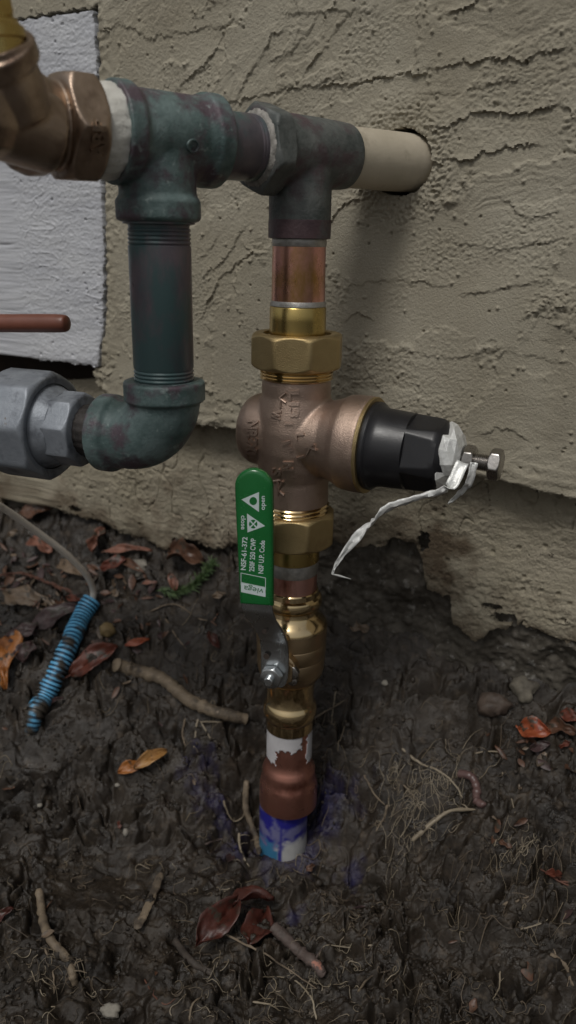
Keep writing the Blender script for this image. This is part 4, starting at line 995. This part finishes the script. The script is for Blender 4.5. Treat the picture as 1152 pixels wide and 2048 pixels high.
leaf((1036, 1472), (1100, 1482), 46, mb['redorange'], 'glossy red orange round leaf on the soil bank at the right', .35, .12, lift=.006, stem=.1)
leaf((1092, 1458), (1150, 1478), 36, mb['brown'], 'brown crumpled leaf just right of the red orange leaf', .6, .1, 'rough')
leaf((1120, 1436), (1160, 1452), 30, mb['red'], 'dark red leaf cut by the right edge of the picture', .4)
leaf((1060, 1512), (1100, 1496), 22, mb['purple'], 'small dark leaf below the red orange leaf', .4)
leaf((-12, 1858), (28, 1826), 26, mb['darkred'], 'dark red leaf scrap at the left edge near the bottom', .4, shape='rough')
leaf((418, 1272), (440, 1305), 20, mb['darkred'], 'narrow dark red leaf hanging left of the steel lever', .6)
leaf((240, 1128), (290, 1155), 18, mb['brown'], 'thin brown leaf edge beneath the pale shell like stone', .4)
leaf((700, 1262), (738, 1268), 26, mb['tan'], 'flat grey brown flake lying right of the ball valve', .2, .05, 'rough')
rl = random.Random(12); k = 0
WHERE = [((300, 1175), 'just below the pale shell like stone'), ((28, 1075), 'at the left edge below the cable'), ((150, 1208), 'left of the upper end of the blue tube'), ((30, 1130), 'at the left edge above the brown conifer twig'), ((232, 1195), 'right of the mouth of the blue tube'),
         ((115, 1410), 'beside the muddy lower end of the blue tube'), ((440, 1200), 'right of the green sprig'), ((1130, 1500), 'at the right edge below the brown crumpled leaf'), ((1010, 1700), 'in the bare mud at the lower right'), ((1105, 1760), 'near the right edge low down in the mud'), ((620, 1745), 'just below the base of the plastic pipe'), ((240, 1660), 'in the smooth mud at the lower left')]
for (x, y), wh in WHERE:
    an = rl.uniform(0, 6.28); ln = rl.uniform(10, 18); m_ = rl.choice(['brown', 'red', 'pink', 'tan', 'purple']) if y < 1500 else rl.choice(['red', 'brown'])
    leaf((x-ln*math.cos(an), y-ln*.6*math.sin(an)), (x+ln*math.cos(an), y+ln*.6*math.sin(an)), rl.uniform(9, 18), mb[m_], 'small torn leaf scrap '+wh, rl.uniform(.2, .8), .1, 'rough', seed=k); k += 1

# ------------------------------------------------------------------ sticks, roots, worm
def stick(pxs, rpx, mt, label, name='stick', cat='stick', lift=None, taper=.75, seg=12, lump=.12, group=None, flat=1.0):
    base = [G(x, y, 0) for x, y in pxs]; r0 = rpx*depth(base[0])/FOC
    lf = lift if lift is not None else r0*.55
    rr = random.Random(int(pxs[0][0])+int(pxs[0][1]))
    thin = rpx < 5.5; r0 *= .62 if thin else .9; lf = lf*.75
    pts = catmull([p+Vector((0, 0, lf)) for p in base], 9); n = len(pts)
    if thin: taper = min(taper, .35)
    wa = np.cumsum(np.array([[rr.gauss(0, 1) for _ in range(3)] for _ in range(n)]), 0); wa = wa-np.linspace(0, 1, n)[:, None]*wa[-1]
    pts = [p+Vector(wa[i])*r0*(.16 if thin else .045) for i, p in enumerate(pts)]
    rad = [r0*(1-(1-taper)*i/(n-1))*(1+lump*rr.uniform(-1, 1)+(.25 if rr.random() < .07 else 0)) for i in range(n)]
    rad[0] *= .5; rad[1] *= .85; rad[-2] *= .85; rad[-1] *= .4
    parts = [tube(pts, rad, seg, flat=flat)]
    for q in range(0 if (cat == 'worm' or flat < 1) else (3 if thin else 4)):
        i = rr.randrange(2, n-2); d = Vector((rr.gauss(0, 1), rr.gauss(0, 1), rr.gauss(0, .35))).normalized()*rr.uniform(.004, .011)
        e = pts[i]+d; m1 = pts[i]+d*.5+Vector((0, 0, .001)); parts.append(tube(catmull([pts[i], m1, e], 4), [rad[i]*.38*(1-.09*k) for k in range(9)] if thin else [.0006*(1-.08*k) for k in range(9)], 5))
    o = pm(name, joinvf(*parts), mt, None, angle=60); tag(o, label, cat, group); return o
stick([(228, 1340), (270, 1352), (330, 1372), (380, 1412), (440, 1436), (496, 1450)], 15, m_twigpale, 'thick broken pale root pointing at the lower press socket', 'root', 'root', lift=.006, taper=.85)
RTG = 'loose roots in the mud'
stick([(396, 1440), (392, 1470), (388, 1498)], 4.5, m_rootw, 'short pale rootlet hanging below the thick broken root', 'rootlet', 'root', group=RTG)
stick([(402, 1446), (420, 1480), (440, 1500)], 3, m_rootw, 'forked rootlet right of the short pale rootlet under the thick root', 'rootlet', 'root', group=RTG)
stick([(370, 1440), (366, 1470), (372, 1494)], 4, m_twig, 'brown rootlet left of the pale rootlet under the thick root', 'rootlet', 'root', group=RTG)
stick([(400, 1444), (440, 1446), (450, 1447)], 2.5, m_rootw, 'thin straight pale fibre parallel to the broken end of the thick root', 'rootlet', 'root', group=RTG)
stick([(78, 1782), (84, 1830), (102, 1880), (130, 1915), (146, 1945), (150, 1975)], 10, m_twigpale, 'bent bare stick half buried at the lower left', taper=.8)
stick([(322, 1752), (308, 1790), (290, 1830), (272, 1864)], 9, m_twigpale, 'flat straw coloured splinter pointing down left below the smooth mud', 'wood_splinter', 'splinter', taper=1.0, flat=.35, lift=.003)
stick([(545, 1862), (572, 1885), (600, 1912), (628, 1936), (648, 1962)], 14, m_bark, 'short stick with pink peeled bark next to the maroon leaf', lift=.005, taper=.7)
stick([(432, 1870), (480, 1898), (530, 1925), (580, 1956), (632, 1990)], 4.5, m_twig, 'long thin grey twig crossing in front of the dark red leaves', 'twig', 'twig', lift=.006)
stick([(350, 1885), (385, 1925), (420, 1948), (450, 1955)], 8, m_twigdark, 'dark wet stick lying left below the dark red leaves', taper=.7)
stick([(494, 1575), (492, 1625), (500, 1660), (514, 1695), (518, 1722)], 7.5, m_twigpale, 'upright tan root standing left of the blue primed pipe base', 'root', 'root', lift=.008, taper=.8)
stick([(448, 1612), (456, 1635), (470, 1652), (490, 1642)], 3.5, m_rootw, 'hooked white rootlet left of the pipe base', 'rootlet', 'root', lift=.006, group=RTG)
stick([(478, 1668), (480, 1700), (498, 1736)], 5, m_rootw, 'pale rootlet bending down below the hooked white rootlet', 'rootlet', 'root', group=RTG)
stick([(410, 1690), (440, 1682), (462, 1675)], 4, m_bark, 'short reddish twig left of the pale rootlets by the pipe base', 'twig', 'twig')
stick([(620, 1445), (650, 1425), (690, 1402)], 5, m_twigpale, 'thin tan root leaving the riser to the right below the ball valve', 'root', 'root', taper=.4)
stick([(672, 1380), (668, 1405), (664, 1435)], 3, m_rootw, 'tiny upright rootlet crossing the tan root right of the lower socket', 'rootlet', 'root', group=RTG)
stick([(804, 1500), (840, 1528), (880, 1545), (912, 1575), (925, 1598)], 5, m_rootw, 'longest pale root of the tangle right of the pipe, running to the worm', 'rootlet', 'root', group=RTG)
stick([(728, 1552), (748, 1590), (770, 1612)], 4.5, m_twigpale, 'yellowish root at the left end of the root tangle', 'rootlet', 'root', group=RTG)
stick([(825, 1684), (860, 1652), (900, 1625), (950, 1622)], 6, m_rootw, 'pale forked root below the root tangle, ending under the worm', 'rootlet', 'root', group=RTG, taper=.5)
stick([(775, 1612), (768, 1640), (752, 1665)], 5, m_twigpale, 'short tan root below the left end of the root tangle', 'rootlet', 'root', group=RTG)
stick([(792, 1560), (822, 1590), (838, 1622)], 4.5, m_twigpale, 'tan root in the middle of the root tangle', 'rootlet', 'root', group=RTG)
stick([(950, 1508), (1000, 1508), (1005, 1550), (1022, 1600), (1032, 1640)], 2.8, m_rootw, 'long thin grey rootlet bending downwards under the red orange leaf', 'rootlet', 'root', group=RTG)
stick([(632, 2040), (620, 1995), (592, 1965), (550, 1955), (526, 1956)], 4, m_rootw, 'curved whitish root at the bottom edge below the thin grey twig', 'rootlet', 'root', group=RTG)
stick([(505, 2006), (540, 2010), (562, 2024)], 4, m_rootw, 'short whitish root inside the curve of the bottom root', 'rootlet', 'root', group=RTG)
stick([(1040, 1860), (1072, 1852), (1095, 1842)], 3.5, m_rootw, 'small pale crescent rootlet at the lower right', 'rootlet', 'root', group=RTG)
stick([(745, 1892), (700, 1898), (650, 1892), (638, 1915)], 3, m_rootw, 'thin pale rootlet right of the pink bark stick', 'rootlet', 'root', group=RTG)
stick([(1000, 1945), (998, 1980), (980, 2010)], 3.5, m_rootw, 'thin upright pale rootlet near the bottom right', 'rootlet', 'root', group=RTG)
stick([(90, 1900), (104, 1950), (108, 1990)], 4, m_twig, 'brown rootlet below the bent bare stick', 'rootlet', 'root', group=RTG)
stick([(1100, 1910), (1130, 1935), (1146, 1975)], 6, m_twig, 'greyish root at the right edge near the bottom', 'root', 'root')
stick([(1005, 1810), (1050, 1796), (1090, 1780)], 5, m_twig, 'grey brown twig lying in the mud at the lower right', 'twig', 'twig')
stick([(715, 1985), (740, 1955), (785, 1940)], 4.5, m_twigpale, 'tan twig near the bottom right of the pink bark stick', 'twig', 'twig')
stick([(300, 1225), (350, 1210), (400, 1240), (432, 1242)], 3, m_twig, 'thin twig below the green sprig', 'twig', 'twig')
stick([(330, 1240), (352, 1275), (372, 1300)], 3.5, m_twig, 'short twig hanging from the thin one below the green sprig', 'twig', 'twig')
stick([(380, 2044), (386, 2010), (410, 1990), (425, 1985)], 4, m_twigpale, 'forked tan root at the bottom edge left of the curved whitish root', 'rootlet', 'root', group=RTG)
stick([(290, 1960), (310, 1995), (330, 2010), (350, 1998)], 3, m_redtwig, 'small reddish looping root near the bottom', 'rootlet', 'root', group=RTG)
w = stick([(918, 1556), (938, 1560), (950, 1582), (952, 1610), (968, 1622)], 9.5, m_worm, 'dull pink earthworm curled at the right end of the root tangle', 'earthworm', 'worm', lift=.004, taper=.8, lump=.05)

# conifer twig and green sprig
def sprig(pts, mt, label, name, cat, n, ln, sp):
    Pp = catmull(pts, 10); parts = [tube(Pp, .0005, 6)]; rr = random.Random(3)
    for k in range(n):
        p = Pp[int((k/n)**.8*(len(Pp)-2))]; q = Pp[min(int((k/n)**.8*(len(Pp)-2))+1, len(Pp)-1)]; d = (q-p).normalized()
        e = (d*rr.uniform(.4, 1.1)+Vector((rr.uniform(-1, 1), rr.uniform(-1, .6), rr.uniform(-.5, 1)))*sp).normalized()*ln*rr.uniform(.5, 1.1)
        parts.append(tube([p, p+e*.5, p+e+Vector((0, 0, -.0006))], [.00045, .00045, .00012], 5))
    o = pm(name, joinvf(*parts), mt, None); tag(o, label, cat); return o
sprig([G(-20, 1172, .006), G(40, 1160, .006), G(95, 1178, .006), G(140, 1194, .005)], m_redtwig, 'dry reddish brown conifer twig at the left edge above the pale leaf', 'conifer_twig', 'twig', 150, .007, .25)
sprig([G(318, 1196, .006), G(360, 1200, .006), G(400, 1180, .008), G(426, 1148, .010)], m_sprig, 'feathery green sprig below the crumpled brown leaf near the wall', 'green_sprig', 'sprig', 330, .009, .75)
sprig([G(1080, 1750, .004), G(1105, 1768, .004), G(1130, 1778, .003)], m_redtwig, 'small dry reddish twig near the right edge in the mud', 'conifer_twig', 'twig', 14, .006, .3)

# ------------------------------------------------------------------ stones and mortar bits
def stone(px, py, w, h, mt, label, name='stone', cat='stone', seed=0, sink=.25, group='stones in the soil', sub=3, rough=.16):
    c = G(px, py, 0); a = w/2*depth(c)/FOC; b = h/2*depth(c)/FOC
    bm = bmesh.new(); bmesh.ops.create_icosphere(bm, subdivisions=sub, radius=1)
    V = np.array([v.co[:] for v in bm.verts]); s0 = seed*3.1
    d = 1+rough*fbm(V[:, 0]*1.3+s0, V[:, 1]*1.3+V[:, 2]*1.1, seed, 3)+.3*rough*vn(V[:, 0]*5+s0, V[:, 1]*5+V[:, 2]*4, seed+2)
    V = V*d[:, None]*np.array([a, (a+b)/2, b])
    Fc = [tuple(v.index for v in f.verts) for f in bm.faces]; bm.free()
    V = [Vector(v)+c+Vector((0, 0, b*(1-2*sink)*.5)) for v in V]
    o = pm(name, (V, Fc), mt, None, angle=80); tag(o, label, cat, group); return o
stone(280, 1143, 42, 34, m_mortar, 'pale shell like stone lying under the ragged stucco edge', seed=1, rough=.4)
stone(215, 1264, 32, 30, m_stoney, 'small round yellowish stone right of the blue tube', seed=2)
stone(1048, 1378, 50, 44, m_stone, 'grey rough stone on the bank above the red orange leaf', seed=3, sink=.55, rough=.4)
stone(1128, 1366, 72, 66, m_stone, 'largest grey stone at the right edge under the stucco', seed=4, sink=.5, rough=.4)
stone(988, 1408, 58, 46, m_stonebr, 'reddish brown stone left of the grey rough stone', seed=5, sink=.62, rough=.38)
stone(870, 1148, 66, 40, m_mortar, 'lumpy pale mortar blob stuck below the stucco edge beside the foundation', 'mortar_lump', 'mortar', 7, .2, None, 4, .35)
stone(222, 2024, 40, 22, m_mortar, 'white plaster crumb at the bottom edge', 'plaster_crumb', 'plaster', 8, .2, 'plaster crumbs', 3, .35)
stone(235, 1572, 12, 8, m_mortar, 'tiny white plaster crumb below the torn orange leaf', 'plaster_crumb', 'plaster', 9, .2, 'plaster crumbs', 2)
stone(80, 1612, 12, 8, m_mortar, 'tiny white plaster crumb in the smooth mud at the left', 'plaster_crumb', 'plaster', 10, .2, 'plaster crumbs', 2)
stone(252, 1668, 13, 16, m_mortar, 'small white plaster flake left of centre in the mud', 'plaster_crumb', 'plaster', 11, .2, 'plaster crumbs', 2)
stone(770, 1368, 16, 12, m_mortar, 'small white crumb on the bank right of the ball valve', 'plaster_crumb', 'plaster', 12, .2, 'plaster crumbs', 2)

# ------------------------------------------------------------------ soil crumbs and root fibres (uncountable)
n = 20000
px_ = rng.uniform(-.24, .22, n); py_ = rng.uniform(-.16, .17, n)
t_, s_2 = tsof(px_, py_)
dens = np.clip(.45+.9*fbm(px_*22, py_*22, 400, 3), .05, 1)*(1-.8*np.exp(-(((px_+.115)/.055)**2+((py_+.045)/.035)**2)))
k = (s_2 > -.012) & (rng.uniform(0, 1, n) < dens) & (np.hypot(px_-RX.x, py_) > .02)
px_ = px_[k]; py_ = py_[k]; n = len(px_); hz = H(px_, py_)
bm = bmesh.new(); bmesh.ops.create_icosphere(bm, subdivisions=1, radius=1); UV = np.array([v.co[:] for v in bm.verts]); UF = np.array([[v.index for v in f.verts] for f in bm.faces]); bm.free()
size = np.clip(rng.lognormal(-7.35, .52, n), .0003, .0030)
sc3 = rng.uniform(.6, 1.3, (n, 3))*size[:, None]
V = UV[None]*sc3[:, None, :]
nzv = 1+.45*vn((UV[None, :, 0]*1.6+np.arange(n)[:, None]*1.7), (UV[None, :, 1]*1.6+UV[None, :, 2]*1.3+np.arange(n)[:, None]*.9), 410)+.2*vn((UV[None, :, 0]*4+np.arange(n)[:, None]), UV[None, :, 1]*4+UV[None, :, 2]*3, 411)
V = V*nzv[..., None]+np.stack([px_, py_, hz+size*.25], -1)[:, None, :]
Fq = (UF[None]+(np.arange(n)*len(UV))[:, None, None]).reshape(-1, 3)
o = link('soil_crumbs', fmesh('soil_crumbs', V.reshape(-1, 3), Fq, m_clod), None, origin=(0, 0, 0))
tag(o, 'crumbs and small clods of dark wet soil scattered over the mud', 'soil', kind='stuff')

def fibres(name, count, mt, label, seed, cent=None, rmin=.00014, rmax=.00038, lmin=.008, lmax=.03, up=.0012):
    r_ = np.random.default_rng(seed); Vs = []; Fs = []; base = 0; seg = 5; m = 12
    if cent is None:
        x = r_.uniform(-.22, .21, count); y = r_.uniform(-.155, .13, count)
        t1, s1 = tsof(x, y); kk = (s1 > 0) & (fbm(x*18, y*18, 500, 2) > -.25) & (r_.uniform(0, 1, count) < .25+.75*ss(-.12, .05, x+.0*y)+.5*(y < -.07)); x = x[kk]; y = y[kk]
    else:
        c = [G(a, b) for a, b, _ in cent]; idx = r_.integers(0, len(c), count); sp = np.array([q[2] for q in cent])[idx]
        x = np.array([c[i].x for i in idx])+r_.normal(0, 1, count)*sp; y = np.array([c[i].y for i in idx])+r_.normal(0, .8, count)*sp
    cnt = len(x); an = r_.uniform(0, 6.28, cnt); L = r_.uniform(lmin, lmax, cnt)*r_.uniform(.4, 1, cnt); rad = r_.uniform(rmin, rmax, cnt)
    Px = np.zeros((cnt, m)); Py = np.zeros((cnt, m)); Px[:, 0] = x; Py[:, 0] = y; da = r_.normal(0, .25, cnt)
    for i in range(1, m):
        da = da*.75+r_.normal(0, .28, cnt); an = an+da; Px[:, i] = Px[:, i-1]+np.cos(an)*L/m; Py[:, i] = Py[:, i-1]+np.sin(an)*L/m
    arch = np.sin(np.linspace(0, 3.14, m))[None]*r_.uniform(0, 1, cnt)[:, None]**2*L[:, None]*.16
    Hs = H(Px, Py); Hm = Hs.copy()
    for _ in range(2): Hm[:, 1:-1] = np.maximum((Hm[:, :-2]+Hm[:, 2:])/2, Hs[:, 1:-1]*.5+Hm[:, 1:-1]*.5)
    Pz = Hm+rad[:, None]*.6+arch+up*r_.uniform(0, 1, cnt)[:, None]-.0006
    Pt = np.stack([Px, Py, Pz], -1)
    T = np.gradient(Pt, axis=1); T /= np.linalg.norm(T, axis=2, keepdims=True)+1e-12
    A = np.cross(T, np.array([0, 0, 1.])); A /= np.linalg.norm(A, axis=2, keepdims=True)+1e-9; B = np.cross(T, A)
    tp_ = (1-.75*np.linspace(0, 1, m))[None, :, None]
    ph = np.arange(seg)*2*np.pi/seg
    V = Pt[:, :, None, :]+(A[:, :, None, :]*np.cos(ph)[None, None, :, None]+B[:, :, None, :]*np.sin(ph)[None, None, :, None])*(rad[:, None, None]*tp_)[..., None]
    i = np.arange(m-1)[:, None]; kq = np.arange(seg)[None]; k2 = (kq+1) % seg
    q = np.stack([i*seg+kq, i*seg+k2, (i+1)*seg+k2, (i+1)*seg+kq], -1).reshape(-1, 4)
    Fq = (q[None]+(np.arange(cnt)*m*seg)[:, None, None]).reshape(-1, 4)
    o = link(name, fmesh(name, V.reshape(-1, 3), Fq, mt), None, origin=(0, 0, 0)); tag(o, label, 'roots', kind='stuff')
fibres('root_fibres', 650, m_root, 'hair thin tan root fibres lying all over the mud', 1, None, .00012, .00032)
fibres('dark_root_fibres', 1500, m_rootd, 'dark brown hair roots and shreds matted into the mud', 2, None, .00014, .00045, .006, .028)
fibres('root_tangle', 150, m_rootw, 'tangle of yellowish hair roots on the mud right of the pipe base', 3, [(800, 1560, .010), (830, 1600, .010), (900, 1570, .008), (790, 1680, .010), (860, 1640, .008), (1040, 1700, .006)], .00012, .0003, .01, .03, .004)
fibres('bottom_roots', 90, m_rootw, 'pale hair roots gathered along the bottom of the picture', 4, [(560, 1990, .02), (420, 2010, .02), (700, 2000, .02), (640, 1930, .015), (330, 1760, .02), (120, 1970, .012)], .00014, .00036, .01, .028, .003)

def litter():
    r_ = random.Random(21); parts = {k: [] for k in ('brown', 'tan', 'purple')}
    for q in range(330):
        if r_.random() < .75: px, py = r_.gauss(150, 170), r_.gauss(1150, 75)
        elif r_.random() < .6: px, py = r_.gauss(1080, 60), r_.gauss(1460, 50)
        else: px, py = r_.uniform(0, 1150), r_.uniform(1250, 2040)
        if not (-60 < px < 1200 and 1045 < py < 2046) or (470 < px < 680): continue
        c = G(px, py, .0012); t1, s1 = tsof(c.x, c.y)
        if s1 < .002: continue
        n_ = (gn(c)+Vector((r_.gauss(0, .5), r_.gauss(0, .5), r_.gauss(0, .3)))).normalized(); d = Vector((r_.gauss(0, 1), r_.gauss(0, 1), 0)); d = (d-n_*d.dot(n_)).normalized(); e = n_.cross(d)
        L_ = r_.uniform(.0018, .0065); W = L_*r_.uniform(.18, .7); V = []; Fc = []
        for i in range(5):
            u = i/2-1
            for j in range(3): V.append(c+d*L_*u+e*W*(j-1)*(1-.7*u*u)*r_.uniform(.7, 1.1)+n_*(abs(j-1)*W*.35+r_.uniform(-.0003, .0004)))
        for i in range(4):
            for j in range(2): Fc.append((i*3+j, i*3+j+1, i*3+j+4, i*3+j+3))
        parts[r_.choice(('brown', 'brown', 'tan', 'purple'))].append((V, Fc))
    for k, v in parts.items():
        o = pm('leaf_litter', joinvf(*v), mb[k], None, angle=80); tag(o, {'brown': 'broken brown bits of leaf litter strewn over the mud', 'tan': 'pale tan crumbs of leaf litter strewn over the mud', 'purple': 'dark purplish shreds of leaf litter strewn over the mud'}[k], 'leaf litter', kind='stuff')
litter()
